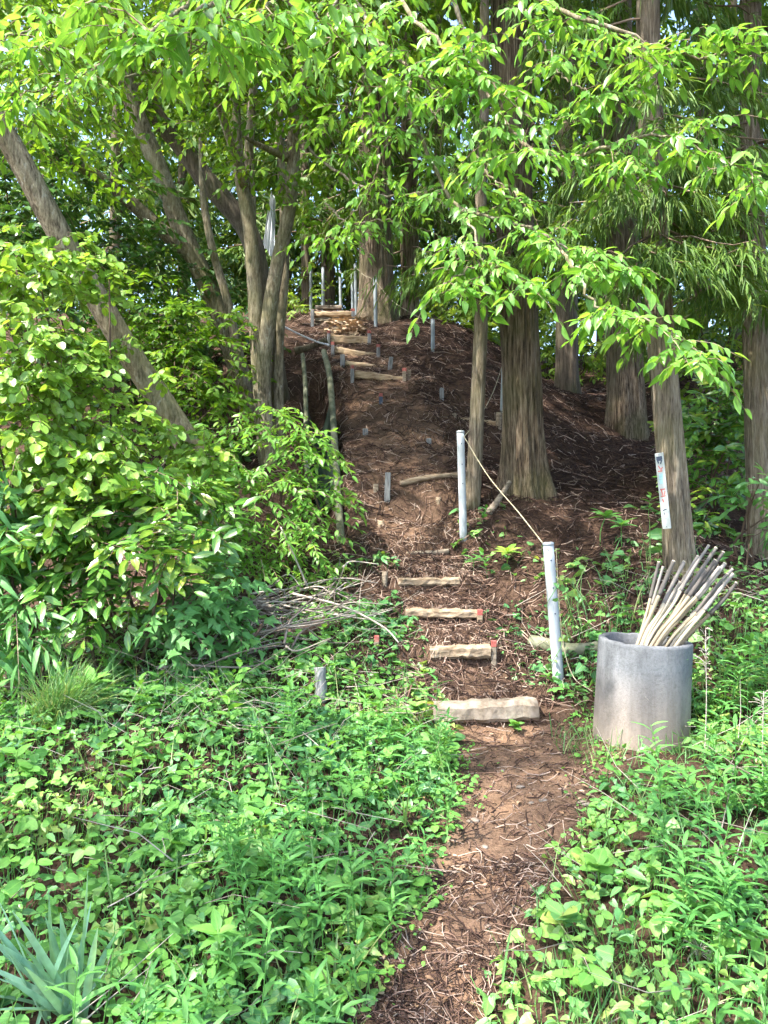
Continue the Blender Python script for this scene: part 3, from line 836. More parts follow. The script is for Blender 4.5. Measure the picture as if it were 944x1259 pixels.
_, s4 = stem(horn, 'hornbeam_bark', pxs([(308, 330, 8.15), (308, 240, 8.15), (306, 180, 8.2), (316, 60, 8.3), (330, -80, 8.4)]), [.06, .055, .05, .045, .03], rng)
stem(horn, 'hornbeam_bark', pxs([(357, 195, 7.85), (340, 188, 7.7), (318, 178, 7.5), (300, 168, 7.2)]), [.05, .035, .025, .012], rng, 'branch', 8, 12)
stem(horn, 'hornbeam_bark', pxs([(300, 230, 8.0), (270, 135, 7.6), (245, 92, 7.2), (215, 60, 6.8)]), [.045, .035, .025, .012], rng, 'branch', 8, 14)
stem(horn, 'hornbeam_bark', pxs([(290, 120, 7.95), (250, 95, 7.4), (190, 88, 6.8), (150, 96, 6.2)]), [.03, .024, .018, .008], rng, 'branch', 8, 14)

# boughs reaching over the path: (main line px, leaf size)
BOUGHS = [
    [(372, -200, 7.1), (360, -190, 5.5), (300, -60, 3.6), (250, 10, 3.2), (165, 45, 3.0)],
    [(372, -200, 7.1), (380, -150, 5.4), (350, -50, 3.8), (330, 5, 3.3), (235, 60, 3.1)],
    [(372, -200, 7.1), (420, -140, 5.6), (420, -60, 4.2), (415, -5, 3.7), (395, 30, 3.5)],
    [(380, -180, 7.1), (440, -80, 5.8), (500, 10, 4.9), (550, 60, 4.5), (600, 100, 4.3), (655, 150, 4.2)],
    [(380, -180, 7.1), (430, -20, 5.8), (470, 55, 5.0), (520, 95, 4.6), (560, 140, 4.5)],
    [(380, -190, 7.1), (520, -110, 5.6), (650, -10, 4.7), (740, 30, 4.3), (860, 70, 4.2), (935, 50, 4.1)],
    [(520, -110, 5.6), (600, 110, 5.0), (655, 185, 4.7), (720, 190, 4.4), (800, 165, 4.2), (880, 190, 4.0), (925, 215, 3.9)],
    [(470, 55, 5.0), (520, 180, 4.9), (560, 250, 4.7), (620, 270, 4.4), (680, 295, 4.2), (740, 315, 4.1), (785, 345, 4.0)],
    [(560, 250, 4.7), (578, 275, 4.5), (590, 320, 4.3), (560, 340, 4.2), (540, 355, 4.1)],
    [(590, 320, 4.3), (625, 335, 4.2), (655, 355, 4.1)],
    [(680, 295, 4.2), (710, 335, 4.0), (735, 380, 3.9), (790, 392, 3.8), (830, 415, 3.7), (865, 440, 3.65)],
    [(361, 168, 7.8), (420, 215, 6.9), (470, 240, 6.3), (520, 238, 5.9), (555, 255, 5.6)],
    [(400, 250, 6.9), (430, 275, 6.5), (470, 270, 6.2), (530, 285, 6.0)],
    [(620, -30, 4.9), (660, 40, 4.6), (690, 90, 4.4), (720, 110, 4.3)],
    [(410, -30, 5.2), (430, 70, 5.6), (500, 110, 5.2), (545, 150, 5.0)],
    [(290, -60, 6.4), (200, 30, 5.2), (120, 80, 4.6), (60, 110, 4.3), (-10, 120, 4.1)],
    [(250, -80, 6.4), (130, -10, 4.6), (60, 30, 4.1), (-10, 50, 3.9)],
    [(560, 140, 5.6), (600, 215, 5.3), (640, 245, 5.0), (660, 275, 4.9)],
    [(505, 100, 5.4), (470, 190, 5.6), (450, 240, 5.7), (400, 295, 5.8)],
]
bough_cat = []
for bi, bp in enumerate(BOUGHS):
    rg = np.random.default_rng(300 + bi)
    line = catmull(pxs(bp), 40)
    seg = np.linalg.norm(np.diff(line, axis=0), axis=1); ln = np.concatenate([[0], np.cumsum(seg)])
    px = CX + line[:, 0] / line[:, 1] * F; py = CY - (line[:, 2] - CAMZ) / line[:, 1] * F
    mb = MB(); wob = rg.normal(0, .008, line.shape); wob[0] = 0
    tube(mb, line + wob, np.linspace(.006 + .0032 * ln[-1], .0028, 40), 6)
    bo = mb.build('bough', M['hornbeam_bark'], horn)
    vis = np.where((py > -60) & (line[:, 1] < 6.6))[0]
    if len(vis) < 3: continue
    s0 = ln[vis[0]]; s1_ = ln[-1]
    n = max(3, int((s1_ - s0) / .13))
    tt = np.linspace(s0 + .05, s1_, n)
    B = np.stack([np.interp(tt, ln, line[:, k]) for k in range(3)], -1)
    T = norm(np.stack([np.interp(tt, ln, np.gradient(line[:, k])) for k in range(3)], -1))
    sd = norm(np.cross(T, [0, 0, 1.0])); sg = np.where(np.arange(n) % 2 == 0, 1, -1)[:, None]
    dd = T * .75 + sd * sg * rg.uniform(.35, 1.0, (n, 1)) + rg.normal(0, .18, (n, 3)); dd[:, 2] *= .5
    l = rg.uniform(.10, .34, n); dd[-1] = T[-1]
    c = spray_leaves(B, dd, l, 7, .10 if line[-1, 1] < 5.2 else .088, rg, .45, .65, tilt=.28)
    tw = MB(); thin_tubes(tw, c[5], .0028, .0011); tg = tw.build('twigs', M['twig'], bo); tag(tg, kind='stuff')
    bough_cat.append(c)
PLATES = [(150, 30, 3.0), (192, 62, 3.0), (236, 40, 3.1), (272, 18, 3.1), (300, 50, 3.2), (335, 18, 3.2), (380, 15, 3.4), (412, 42, 3.5), (125, 8, 3.1), (60, 62, 3.9), (28, 122, 4.0), (92, 98, 4.2), (50, 18, 3.9), (10, 70, 3.9),
          (470, 20, 4.6), (450, 78, 4.9), (482, 105, 4.7), (520, 92, 4.6), (505, 62, 4.7), (545, 60, 4.5), (585, 48, 4.4), (560, 112, 4.5), (598, 98, 4.3), (628, 115, 4.3), (610, 158, 4.3), (640, 185, 4.2), (575, 75, 4.4), (600, 200, 4.5),
          (660, 20, 4.6), (700, 25, 4.5), (740, 48, 4.3), (760, 108, 4.3), (728, 122, 4.4), (790, 62, 4.2), (850, 42, 4.2), (905, 40, 4.1), (820, 80, 4.2), (690, 75, 4.4), (930, 70, 4.2),
          (735, 172, 4.4), (785, 192, 4.2), (845, 182, 4.1), (900, 205, 4.0), (872, 152, 4.1), (815, 160, 4.2), (755, 210, 4.3), (925, 225, 3.9), (700, 150, 4.5),
          (530, 240, 5.7), (585, 228, 5.0), (500, 252, 5.9), (440, 285, 6.3), (402, 292, 5.9), (470, 225, 6.0), (540, 200, 5.2), (620, 250, 4.9), (480, 170, 5.5), (430, 130, 5.7), (460, 150, 5.4),
          (562, 300, 4.3), (602, 338, 4.2), (560, 352, 4.1), (640, 350, 4.1), (580, 322, 4.25), (680, 300, 4.2), (730, 312, 4.1), (768, 330, 4.0), (655, 285, 4.4), (742, 385, 3.9), (790, 398, 3.8), (835, 428, 3.7), (765, 375, 3.85), (860, 440, 3.65), (715, 330, 4.05),
          (350, 60, 5.6), (390, 90, 6.0), (320, 90, 5.2), (420, 10, 5.0), (250, 80, 4.8), (360, 110, 6.2), (395, 150, 6.4), (430, 190, 6.3)]
all_lines = np.concatenate([catmull(pxs(b_), 40)[8:] for b_ in BOUGHS])
tw = MB(); rgp = np.random.default_rng(350)
for (px, py, d) in PLATES:
    c = at(px, py, d + rgp.normal(0, .05))
    m_ = 7; az = rgp.uniform(0, 6.28) + np.arange(m_) * 6.28 / m_ + rgp.normal(0, .3, m_)
    dd = np.stack([np.cos(az), .8 * np.sin(az) - .15, rgp.normal(-.10, .12, m_)], -1)
    B = c + dd * .03 + rgp.normal(0, .02, (m_, 3))
    cc = spray_leaves(B, dd, rgp.uniform(.10, .27, m_) * d / 4.2, 6, .094, rgp, .42, .58, tilt=.28)
    bough_cat.append(cc); thin_tubes(tw, cc[5], .0026, .0011)
    q = all_lines[np.argmin(((all_lines - c) ** 2).sum(-1))]
    thin_tubes(tw, np.stack([q, (q + c) / 2 + [0, 0, .03], c])[None], .0045, .0026)
tag(tw.build('twigs', M['twig'], horn), kind='stuff')
cat = [np.concatenate([c[i] for c in bough_cat]) for i in range(5)]
front, rest = split_front(cat, 300)
leaf_objects(horn, 'ovate', 'hornbeam', *front)
mb = MB(); leaves(mb, 'ovate', *rest); tag(mb.build('foliage', M['hornbeam'], horn), kind='stuff')
# crown of the hornbeam higher and deeper
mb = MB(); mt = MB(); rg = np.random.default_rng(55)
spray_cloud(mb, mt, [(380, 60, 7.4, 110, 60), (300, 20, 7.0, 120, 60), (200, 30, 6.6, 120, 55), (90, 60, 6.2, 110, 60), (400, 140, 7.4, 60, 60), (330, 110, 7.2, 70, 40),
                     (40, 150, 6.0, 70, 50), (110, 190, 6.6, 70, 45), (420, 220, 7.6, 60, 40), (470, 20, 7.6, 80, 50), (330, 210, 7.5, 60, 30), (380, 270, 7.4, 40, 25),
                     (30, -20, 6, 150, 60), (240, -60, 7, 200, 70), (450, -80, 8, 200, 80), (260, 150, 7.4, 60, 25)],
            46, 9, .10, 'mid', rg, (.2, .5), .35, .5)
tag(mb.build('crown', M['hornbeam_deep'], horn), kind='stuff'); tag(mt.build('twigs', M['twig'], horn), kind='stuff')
# high crown above the picture: shades the foreground
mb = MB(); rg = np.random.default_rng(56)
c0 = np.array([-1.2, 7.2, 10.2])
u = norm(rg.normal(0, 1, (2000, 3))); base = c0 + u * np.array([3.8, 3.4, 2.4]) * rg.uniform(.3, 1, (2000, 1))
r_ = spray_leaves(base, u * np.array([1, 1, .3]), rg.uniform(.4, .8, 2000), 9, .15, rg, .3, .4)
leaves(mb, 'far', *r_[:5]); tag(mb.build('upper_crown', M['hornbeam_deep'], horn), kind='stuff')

# --- leaning trees on the left
def leaning(label, stems, bark, seed, crown=None, name='leaning_tree', crown_mat='hornbeam_deep'):
    rg = np.random.default_rng(seed)
    b = at(*stems[0][0][0])
    r = new_empty(name, (b[0], b[1], h1(b[0], b[1])), label, 'tree')
    for pts, rads in stems: stem(r, bark, pxs(pts), rads, rg, sides=16, rows=40)
    if crown:
        mb = MB(); mt = MB(); spray_cloud(mb, mt, crown, 34, 9, .10, 'mid', rg, (.2, .5), .35, .5)
        tag(mb.build('crown', M[crown_mat], r), kind='stuff'); tag(mt.build('twigs', M['twig'], r), kind='stuff')
    return r


leaning('bare pale trunk leaning steeply left out of the leafy shrubs',
        [([(300, 670, 6.3), (262, 600, 6.2), (209, 511, 6.1), (161, 438, 6.0), (118, 365, 5.9), (71, 284, 5.75), (12, 175, 5.6), (-60, 60, 5.4), (-140, -80, 5.2)], [.125, .11, .10, .096, .092, .088, .082, .075, .065])],
        'hornbeam_bark', 61, [(-80, -60, 5.4, 160, 70), (20, 20, 5.6, 90, 50), (-60, 130, 5.4, 50, 60)])
leaning('dark trunk leaning left behind the many-stemmed hornbeam',
        [([(330, 590, 9.2), (285, 430, 9.1), (254, 350, 9.0), (224, 285, 8.9), (193, 203, 8.8), (168, 142, 8.7), (150, 80, 8.6), (120, -60, 8.4)], [.125, .118, .114, .11, .105, .10, .09, .075]),
         ([(240, 318, 9.0), (222, 304, 8.9), (178, 264, 8.8), (127, 222, 8.6), (70, 190, 8.4)], [.09, .085, .08, .07, .05])],
        'hornbeam_bark', 62, [(130, 60, 8.6, 120, 90), (60, 0, 8.4, 150, 80), (180, 110, 9, 90, 60)])
leaning('thick brown trunk leaning left just behind the hornbeam stems',
        [([(345, 500, 9.6), (322, 360, 9.6), (305, 285, 9.6), (254, 222, 9.5), (222, 178, 9.5), (188, 137, 9.4), (165, 70, 9.3), (150, -60, 9.2)], [.135, .13, .128, .125, .12, .11, .10, .085])],
        'dark_bark', 63, [(180, 40, 9.3, 120, 70)])
leaning('thin pale stem between the leaning trunks', [([(300, 480, 8.7), (282, 380, 8.7), (262, 310, 8.7), (250, 245, 8.7), (246, 170, 8.8)], [.05, .048, .045, .04, .02])], 'hornbeam_bark', 64, None, 'sapling')
leaning('straight young trunk left of the thick cedar', [([(580, 628, 7.15), (584, 560, 7.15), (588, 470, 7.15), (591, 390, 7.15), (590, 280, 7.2), (594, 150, 7.2), (596, -40, 7.2)], [.078, .07, .066, .062, .055, .05, .04])],
        'cedar_bark_pale', 65, [(596, -60, 7.2, 70, 60)], 'sapling')

# low cedar sprays hanging in view on the right half and by the steps
def hanging_spray(label, blobs, seed, parent_name='cedar_bough', n_per=26, Ls=.2, W=.016):
    rg = np.random.default_rng(seed)
    return None


# ------------------------------------------------------------------ shrubs
def shrub(name, label, blobs, mat, tname, size, K, per_area, seed, indiv=0, nst=7, cat='shrub', group=None, L=(.18, .4), droop=.35, hang=.35, plane=(0, 0, 1), tilt=.4, face=0.3, shell=.6, stemmat='twig'):
    rg = np.random.default_rng(seed)
    nb2 = []
    for b in blobs:
        p_ = at(*b[:3]); lift = h1(p_[0], p_[1]) + .55 * b[4] * b[2] / F - p_[2]
        nb2.append((b[0], b[1] - (lift * F / b[2] if lift > 0 and b[2] > 8.5 else 0)) + tuple(b[2:]))
    blobs = nb2
    cs = np.array([at(*b[:3]) for b in blobs])
    c = cs.mean(0); base = np.array([c[0], c[1] + .1, h1(c[0], c[1] + .1)])
    r = new_empty(name, base, label, cat, group)
    mbt = MB()
    ct = spray_cloud(None, mbt, blobs, per_area, K, size, tname, rg, L, droop, hang, shell, plane, tilt, face)
    zmin = H(ct[0][:, 0], ct[0][:, 1], False) + .03
    keep = ct[0][:, 2] > zmin
    ct = [x[keep] for x in ct[:5]]
    tag(mbt.build('twigs', M[stemmat], r), kind='stuff')
    for k in range(nst):
        tgt = cs[k % len(cs)] + rg.normal(0, .12, 3)
        b0 = base + np.array([rg.normal(0, .12), rg.normal(0, .08), -.05])
        b0[2] = h1(b0[0], b0[1]) - .04
        midp = (b0 + tgt) / 2 + rg.normal(0, .08, 3)
        s = MB(); tube(s, catmull([b0, midp, tgt], 12), np.linspace(.014, .005, 12), 6); s.build('stem', M[stemmat], r)
    if indiv:
        fr, ct = split_front(ct, indiv)
        leaf_objects(r, tname, mat, *fr)
    mb = MB(); leaves(mb, tname, *ct[:5]); tag(mb.build('foliage', M[mat], r), kind='stuff')
    return r


shrub('climbing_shrub', 'tall pale green shrub of rounded leaves at the left edge under the leaning trunk',
      [(15, 330, 5.0, 55, 55), (85, 318, 5.3, 42, 40), (140, 345, 5.5, 14, 20), (250, 560, 5.6, 25, 30), (40, 430, 4.8, 62, 70), (20, 520, 4.7, 65, 70), (95, 450, 5.0, 35, 45), (120, 525, 5.0, 55, 45), (100, 580, 4.8, 70, 45), (185, 590, 5.2, 45, 35), (240, 600, 5.4, 30, 25), (60, 640, 4.6, 60, 40), (180, 500, 5.3, 18, 14), (195, 460, 5.4, 16, 10), (215, 535, 5.8, 24, 22), (245, 575, 5.9, 26, 22), (150, 420, 5.7, 16, 16), (105, 350, 5.5, 18, 16)],
      'vine', 'round', .078, 10, 165, 71, indiv=300, hang=.6, tilt=.5)
shrub('evergreen_shrub', 'glossy long-leaved evergreen shrub low on the left bank',
      [(110, 645, 4.7, 75, 45), (205, 625, 4.8, 75, 50), (255, 625, 5.0, 35, 35), (160, 690, 4.6, 85, 40), (80, 690, 4.6, 50, 40), (120, 735, 4.6, 75, 26)],
      'glossy', 'glossy', .14, 9, 95, 72, indiv=220, hang=.15, tilt=.45, plane=(0, -.4, 1))
shrub('lobed_leaf_shrub', 'fresh green shrub of lobed leaves below the glossy evergreen',
      [(250, 725, 4.75, 60, 45), (215, 765, 4.6, 55, 35), (275, 770, 4.8, 35, 28)], 'star', 'star', .10, 8, 150, 73, indiv=120, hang=.35, tilt=.4, plane=(0, -.5, 1))
shrub('young_hornbeam', 'spreading young hornbeam foliage at the foot of the stems beside the drain',
      [(330, 525, 6.3, 60, 28), (385, 545, 6.3, 30, 22), (280, 590, 6.0, 30, 35), (375, 565, 6.2, 40, 35), (395, 625, 6.2, 32, 40), (370, 690, 6.0, 45, 26), (300, 690, 5.6, 55, 30), (420, 600, 6.6, 18, 25), (250, 545, 6.4, 40, 30), (330, 610, 6.0, 65, 40), (340, 665, 5.9, 65, 30), (265, 660, 5.6, 55, 45)],
      'hornbeam', 'ovate', .08, 9, 130, 74, indiv=120, hang=.4, tilt=.3)
shrub('fern_shrub', 'bright drooping foliage at the left edge beside the dark hollow', [(5, 700, 4.5, 45, 60), (20, 780, 4.3, 40, 40), (-20, 620, 4.6, 50, 70)], 'star', 'lance', .18, 9, 130, 75, hang=.5)
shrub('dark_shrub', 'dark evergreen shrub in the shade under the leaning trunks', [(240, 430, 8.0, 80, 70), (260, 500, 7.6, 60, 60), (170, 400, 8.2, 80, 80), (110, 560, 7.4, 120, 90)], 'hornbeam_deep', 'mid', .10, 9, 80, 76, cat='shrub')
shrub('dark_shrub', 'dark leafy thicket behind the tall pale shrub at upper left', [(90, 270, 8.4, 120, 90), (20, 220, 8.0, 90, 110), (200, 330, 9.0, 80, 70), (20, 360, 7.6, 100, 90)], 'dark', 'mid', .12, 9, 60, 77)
shrub('evergreen_shrub', 'dark glossy broadleaf shrub between the two pale trunks at right', [(885, 560, 6.9, 50, 50), (870, 610, 6.7, 40, 35), (905, 500, 7.2, 50, 50), (860, 520, 7.6, 40, 60)], 'glossy', 'glossy', .14, 9, 85, 78, indiv=80, hang=.1, plane=(0, -.5, 1))
shrub('evergreen_shrub', 'bright glossy sprig in front of the trunk at the right edge', [(925, 600, 5.6, 30, 28), (950, 640, 5.6, 35, 30)], 'star', 'glossy', .12, 8, 70, 79, indiv=60, hang=.2, nst=4)
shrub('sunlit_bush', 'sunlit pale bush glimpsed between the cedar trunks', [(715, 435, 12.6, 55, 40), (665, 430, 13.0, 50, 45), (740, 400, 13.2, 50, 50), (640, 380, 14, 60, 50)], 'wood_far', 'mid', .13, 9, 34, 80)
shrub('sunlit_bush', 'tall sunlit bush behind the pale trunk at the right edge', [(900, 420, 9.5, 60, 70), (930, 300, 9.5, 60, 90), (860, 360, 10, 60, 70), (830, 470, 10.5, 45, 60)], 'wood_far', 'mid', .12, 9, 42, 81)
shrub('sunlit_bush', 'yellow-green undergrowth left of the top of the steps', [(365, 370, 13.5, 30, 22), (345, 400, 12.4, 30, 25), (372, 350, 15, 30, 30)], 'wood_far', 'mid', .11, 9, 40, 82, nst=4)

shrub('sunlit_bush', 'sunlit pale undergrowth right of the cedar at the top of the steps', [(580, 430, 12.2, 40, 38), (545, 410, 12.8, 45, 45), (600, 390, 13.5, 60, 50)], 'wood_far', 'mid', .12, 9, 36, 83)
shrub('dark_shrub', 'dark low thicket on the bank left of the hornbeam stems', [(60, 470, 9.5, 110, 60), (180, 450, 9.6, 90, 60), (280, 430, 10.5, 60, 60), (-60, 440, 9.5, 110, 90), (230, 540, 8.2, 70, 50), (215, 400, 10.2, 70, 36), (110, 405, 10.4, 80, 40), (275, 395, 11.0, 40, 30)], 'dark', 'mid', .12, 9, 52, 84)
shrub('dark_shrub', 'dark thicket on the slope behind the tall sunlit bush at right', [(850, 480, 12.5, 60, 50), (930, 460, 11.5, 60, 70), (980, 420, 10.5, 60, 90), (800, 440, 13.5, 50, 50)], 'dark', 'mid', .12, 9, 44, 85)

# far wood: one mass of leaves beyond the trunks
mb = MB(); rg = np.random.default_rng(91)
bl = []
for k in range(340):
    d = rg.uniform(14.5, 34); px = rg.uniform(-250, 1200); zc = 5.0 + rg.uniform(0, 1) ** 1.3 * (13 if d > 20 else 9)
    py = CY - (zc - CAMZ) / d * F
    bl.append((px, py, d, rg.uniform(45, 100), rg.uniform(30, 75), 1.0))
spray_cloud(mb, None, bl[:190], 3.5, 10, .22, 'far', rg, (.5, 1.1), .3, .4)
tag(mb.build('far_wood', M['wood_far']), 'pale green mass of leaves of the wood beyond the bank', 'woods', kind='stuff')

mb = MB()
bd = [(px, py, max(d, 17), rx, ry, 1.0) for (px, py, d, rx, ry, _) in bl[190:]]
bd += [(px, py, 17 + (px % 5), 60, 34, .8) for px in range(-40, 1000, 62) for py in (300, 365)]
spray_cloud(mb, None, bd, 4.6, 10, .24, 'far', rg, (.5, 1.1), .3, .4)
tag(mb.build('far_wood', M['dark']), 'dark leaf mass deep in the wood behind the trunks', 'woods', kind='stuff')
# unseen tree added left of the viewer so that its crown dapples the foreground
rg = np.random.default_rng(95)
sb0 = np.array([-4.2, .2, h1(-4.2, .2)])
shade = new_empty('hornbeam_tree', sb0, 'unseen hornbeam added outside the frame at left to shade the foreground weeds', 'tree')
_, sl_ = stem(shade, 'hornbeam_bark', [sb0 - [0, 0, .1], sb0 + [.05, .05, 2.5], sb0 + [.2, .25, 5.0], sb0 + [.3, .4, 8.2]], [.17, .13, .10, .05], rg)
n_ = 240; u = norm(rg.normal(0, 1, (n_, 3))); base = np.array([-3.7, .8, 7.3]) + u * np.array([2.6, 1.7, 1.6]) * rg.uniform(.25, 1, (n_, 1))
r_ = spray_leaves(base, u * np.array([1, 1, .3]), rg.uniform(.35, .7, n_), 9, .14, rg, .3, .4)
mb = MB(); leaves(mb, 'far', *r_[:5]); tag(mb.build('crown', M['hornbeam_deep'], shade), kind='stuff')
bl_ = []
for k in range(16):
    q = base[k * 14]; p0 = sl_[int(rg.integers(22, 42))]; bl_.append(np.stack([p0, (p0 + q) / 2 + [0, 0, .15], q]))
mb = MB(); thin_tubes(mb, np.array(bl_), .03, .006); tag(mb.build('branches', M['twig'], shade), kind='stuff')

# ------------------------------------------------------------------ concrete pipe with walking sticks
pb = at(787, 921, 4.2); pb[2] = h1(pb[0], pb[1]) - .03
pt = at(793, 786, 4.2)
ax = pt - pb; ph_ = np.linalg.norm(ax); axn = ax / ph_
pipe_mb = MB()
ro, ri = .248, .210
prof = [(ro * 1.03, 0), (ro * 1.02, .05), (ro * 1.01, .25), (ro, .5), (ro * .995, .8), (ro * .99, .97), (ro * .985, .992), (ro * .965, 1.0), (ri * 1.02, 1.0), (ri, .99), (ri, .8), (ri, .5), (ri, .06), (.01, .055)]
sides = 64; U = norm(np.cross(axn, [0, 1.0, 0])); V = np.cross(axn, U)
aa = np.linspace(0, 2 * math.pi, sides, endpoint=False)
pv = np.concatenate([pb + axn * (h * ph_) - axn * ((np.clip(vnoise(aa * 5, aa * 0 + 3, 77) - .2, 0, 1) * .02 + .002 * np.sin(aa * 2)) * (h > .96))[:, None] + r * (1 + .006 * np.sin(aa * 3 + h * 4) + .004 * np.sin(aa * 7) + .004 * vnoise(aa * 6, aa * 0 + h * 9, 78))[:, None] * (np.cos(aa)[:, None] * U + np.sin(aa)[:, None] * V) for r, h in prof])
i, j = np.meshgrid(np.arange(len(prof) - 1), np.arange(sides), indexing='ij'); j2 = (j + 1) % sides
pipe_mb.add(pv, None, np.stack([i * sides + j, (i + 1) * sides + j, (i + 1) * sides + j2, i * sides + j2], -1).reshape(-1, 4))


def pipe_material():
    m, nt, out = new_mat('old_concrete_pipe'); L = nt.links.new
    tc = N(nt, 'ShaderNodeTexCoord')
    mp = N(nt, 'ShaderNodeMapping'); mp.inputs['Scale'].default_value = (1, 1, .35); L(tc.outputs['Object'], mp.inputs[0])
    n1 = N(nt, 'ShaderNodeTexNoise', Scale=6.0, Detail=8.0, Roughness=.7); L(mp.outputs[0], n1.inputs['Vector'])
    n2 = N(nt, 'ShaderNodeTexNoise', Scale=70.0, Detail=4.0, Roughness=.8); L(tc.outputs['Object'], n2.inputs['Vector'])
    n3 = N(nt, 'ShaderNodeTexNoise', Scale=24.0, Detail=6.0, Roughness=.8); L(tc.outputs['Object'], n3.inputs['Vector'])
    r = ramp(nt, [(.30, (.088, .092, .097)), (.5, (.155, .160, .167)), (.7, (.225, .23, .237))], n1.outputs[0])
    r2 = ramp(nt, [(.38, (.60, .60, .60)), (.52, (1, 1, 1)), (.64, (1.0, 1.0, 1.0)), (.72, (1, 1, 1))], n2.outputs[0])
    mu = N(nt, 'ShaderNodeMixRGB', blend_type='MULTIPLY'); mu.inputs[0].default_value = .55; L(r.outputs[0], mu.inputs[1]); L(r2.outputs[0], mu.inputs[2])
    # dark lichen specks near the rim, ochre tint growing towards the foot
    sp = N(nt, 'ShaderNodeSeparateXYZ'); L(tc.outputs['Object'], sp.inputs[0])
    hi = N(nt, 'ShaderNodeMapRange'); L(sp.outputs[2], hi.inputs[0]); hi.inputs[1].default_value = .25; hi.inputs[2].default_value = .6
    ls = N(nt, 'ShaderNodeMapRange'); L(n3.outputs[0], ls.inputs[0]); ls.inputs[1].default_value = .52; ls.inputs[2].default_value = .60
    lm = N(nt, 'ShaderNodeMath', operation='MULTIPLY'); L(hi.outputs[0], lm.inputs[0]); L(ls.outputs[0], lm.inputs[1])
    lm2 = N(nt, 'ShaderNodeMath', operation='MULTIPLY'); L(lm.outputs[0], lm2.inputs[0]); lm2.inputs[1].default_value = .55
    m1 = N(nt, 'ShaderNodeMixRGB'); L(lm2.outputs[0], m1.inputs[0]); L(mu.outputs[0], m1.inputs[1]); m1.inputs[2].default_value = (.10, .10, .105, 1)
    lo = N(nt, 'ShaderNodeMapRange'); L(sp.outputs[2], lo.inputs[0]); lo.inputs[1].default_value = .42; lo.inputs[2].default_value = .02
    lo2 = N(nt, 'ShaderNodeMath', operation='MULTIPLY'); L(lo.outputs[0], lo2.inputs[0]); L(n1.outputs[0], lo2.inputs[1])
    lo3 = N(nt, 'ShaderNodeMath', operation='MULTIPLY'); L(lo2.outputs[0], lo3.inputs[0]); lo3.inputs[1].default_value = 1.1
    m2 = N(nt, 'ShaderNodeMixRGB'); L(lo3.outputs[0], m2.inputs[0]); L(m1.outputs[0], m2.inputs[1]); m2.inputs[2].default_value = (.36, .26, .17, 1)
    mp3 = N(nt, 'ShaderNodeMapping'); mp3.inputs['Scale'].default_value = (1, 1, .05); L(tc.outputs['Object'], mp3.inputs[0])
    n5 = N(nt, 'ShaderNodeTexNoise', Scale=16.0, Detail=5.0, Roughness=.6); L(mp3.outputs[0], n5.inputs['Vector'])
    st = ramp(nt, [(.40, (.62, .63, .62)), (.52, (1, 1, 1)), (.60, (1, 1, 1)), (.68, (1.0, 1.0, .98))], n5.outputs[0])
    m3 = N(nt, 'ShaderNodeMixRGB', blend_type='MULTIPLY'); m3.inputs[0].default_value = .4; L(m2.outputs[0], m3.inputs[1]); L(st.outputs[0], m3.inputs[2])
    p = N(nt, 'ShaderNodeBsdfPrincipled'); p.inputs['Roughness'].default_value = .92; p.inputs['Specular IOR Level'].default_value = .2
    L(m3.outputs[0], p.inputs['Base Color'])
    b = N(nt, 'ShaderNodeBump', Strength=.5, Distance=.006); L(n2.outputs[0], b.inputs['Height']); L(b.outputs[0], p.inputs['Normal'])
    L(p.outputs[0], out.inputs[0])
    return m


pipe = pipe_mb.build('concrete_pipe', pipe_material(), loc=pb)
tag(pipe, 'grey concrete pipe section standing on end and holding walking sticks', 'pipe')

STK = [  # top px, rim px, depth top, depth rim, bark share, label detail
    (810, 691, 786, 786, 4.30, 4.28, .50, 'short grey upright walking stick at the left of the bundle'),
    (815, 697, 792, 784, 4.36, 4.32, .55, 'thin dark walking stick just behind the leftmost one'),
    (828, 690, 784, 792, 4.14, 4.12, .42, 'pale-footed walking stick third from the left of the bundle'),
    (841, 691, 789, 792, 4.22, 4.10, .52, 'smooth grey walking stick leaning fourth from the left'),
    (836, 716, 799, 786, 4.36, 4.32, .6, 'short dark walking stick half hidden in the middle'),
    (871, 671, 795, 793, 4.20, 4.08, .48, 'tallest walking stick with a sawn pale top'),
    (880, 674, 806, 790, 4.30, 4.22, .5, 'second tallest walking stick beside the tallest'),
    (889, 679, 812, 790, 4.36, 4.28, .5, 'straight brown-grey walking stick behind the tallest ones'),
    (879, 689, 801, 794, 4.12, 4.06, .44, 'long cream-shafted walking stick in the front middle'),
    (891, 693, 810, 794, 4.15, 4.06, .45, 'thick walking stick with broad peeled shaft at the front'),
    (894, 706, 820, 793, 4.24, 4.12, .55, 'bluish-grey walking stick on the right side of the bundle'),
    (897, 711, 826, 793, 4.15, 4.08, .60, 'knobbly grey walking stick with patchy bark'),
    (905, 717, 836, 793, 4.12, 4.10, .50, 'reddish walking stick leaning farthest right'),
    (888, 716, 830, 791, 4.28, 4.2, .55, 'short walking stick tucked behind the reddish one'),
    (866, 700, 804, 788, 4.34, 4.28, .5, 'shaded walking stick behind the front middle ones'),
    (858, 684, 800, 786, 4.38, 4.33, .6, 'dark walking stick rising at the back between left and right groups'),
    (900, 700, 822, 787, 4.38, 4.30, .7, 'dark walking stick at the back of the right group'),
    (884, 698, 806, 795, 4.07, 4.04, .38, 'cream walking stick crossing low at the very front'),
    (849, 706, 794, 788, 4.30, 4.24, .45, 'short pale walking stick in the gap of the bundle'),
    (822, 702, 788, 789, 4.24, 4.20, .48, 'thin crooked walking stick between the left ones'),
    (901, 706, 830, 795, 4.06, 4.05, .52, 'grey walking stick second from the right end'),
]
PIPE_C = (pb + pt) / 2
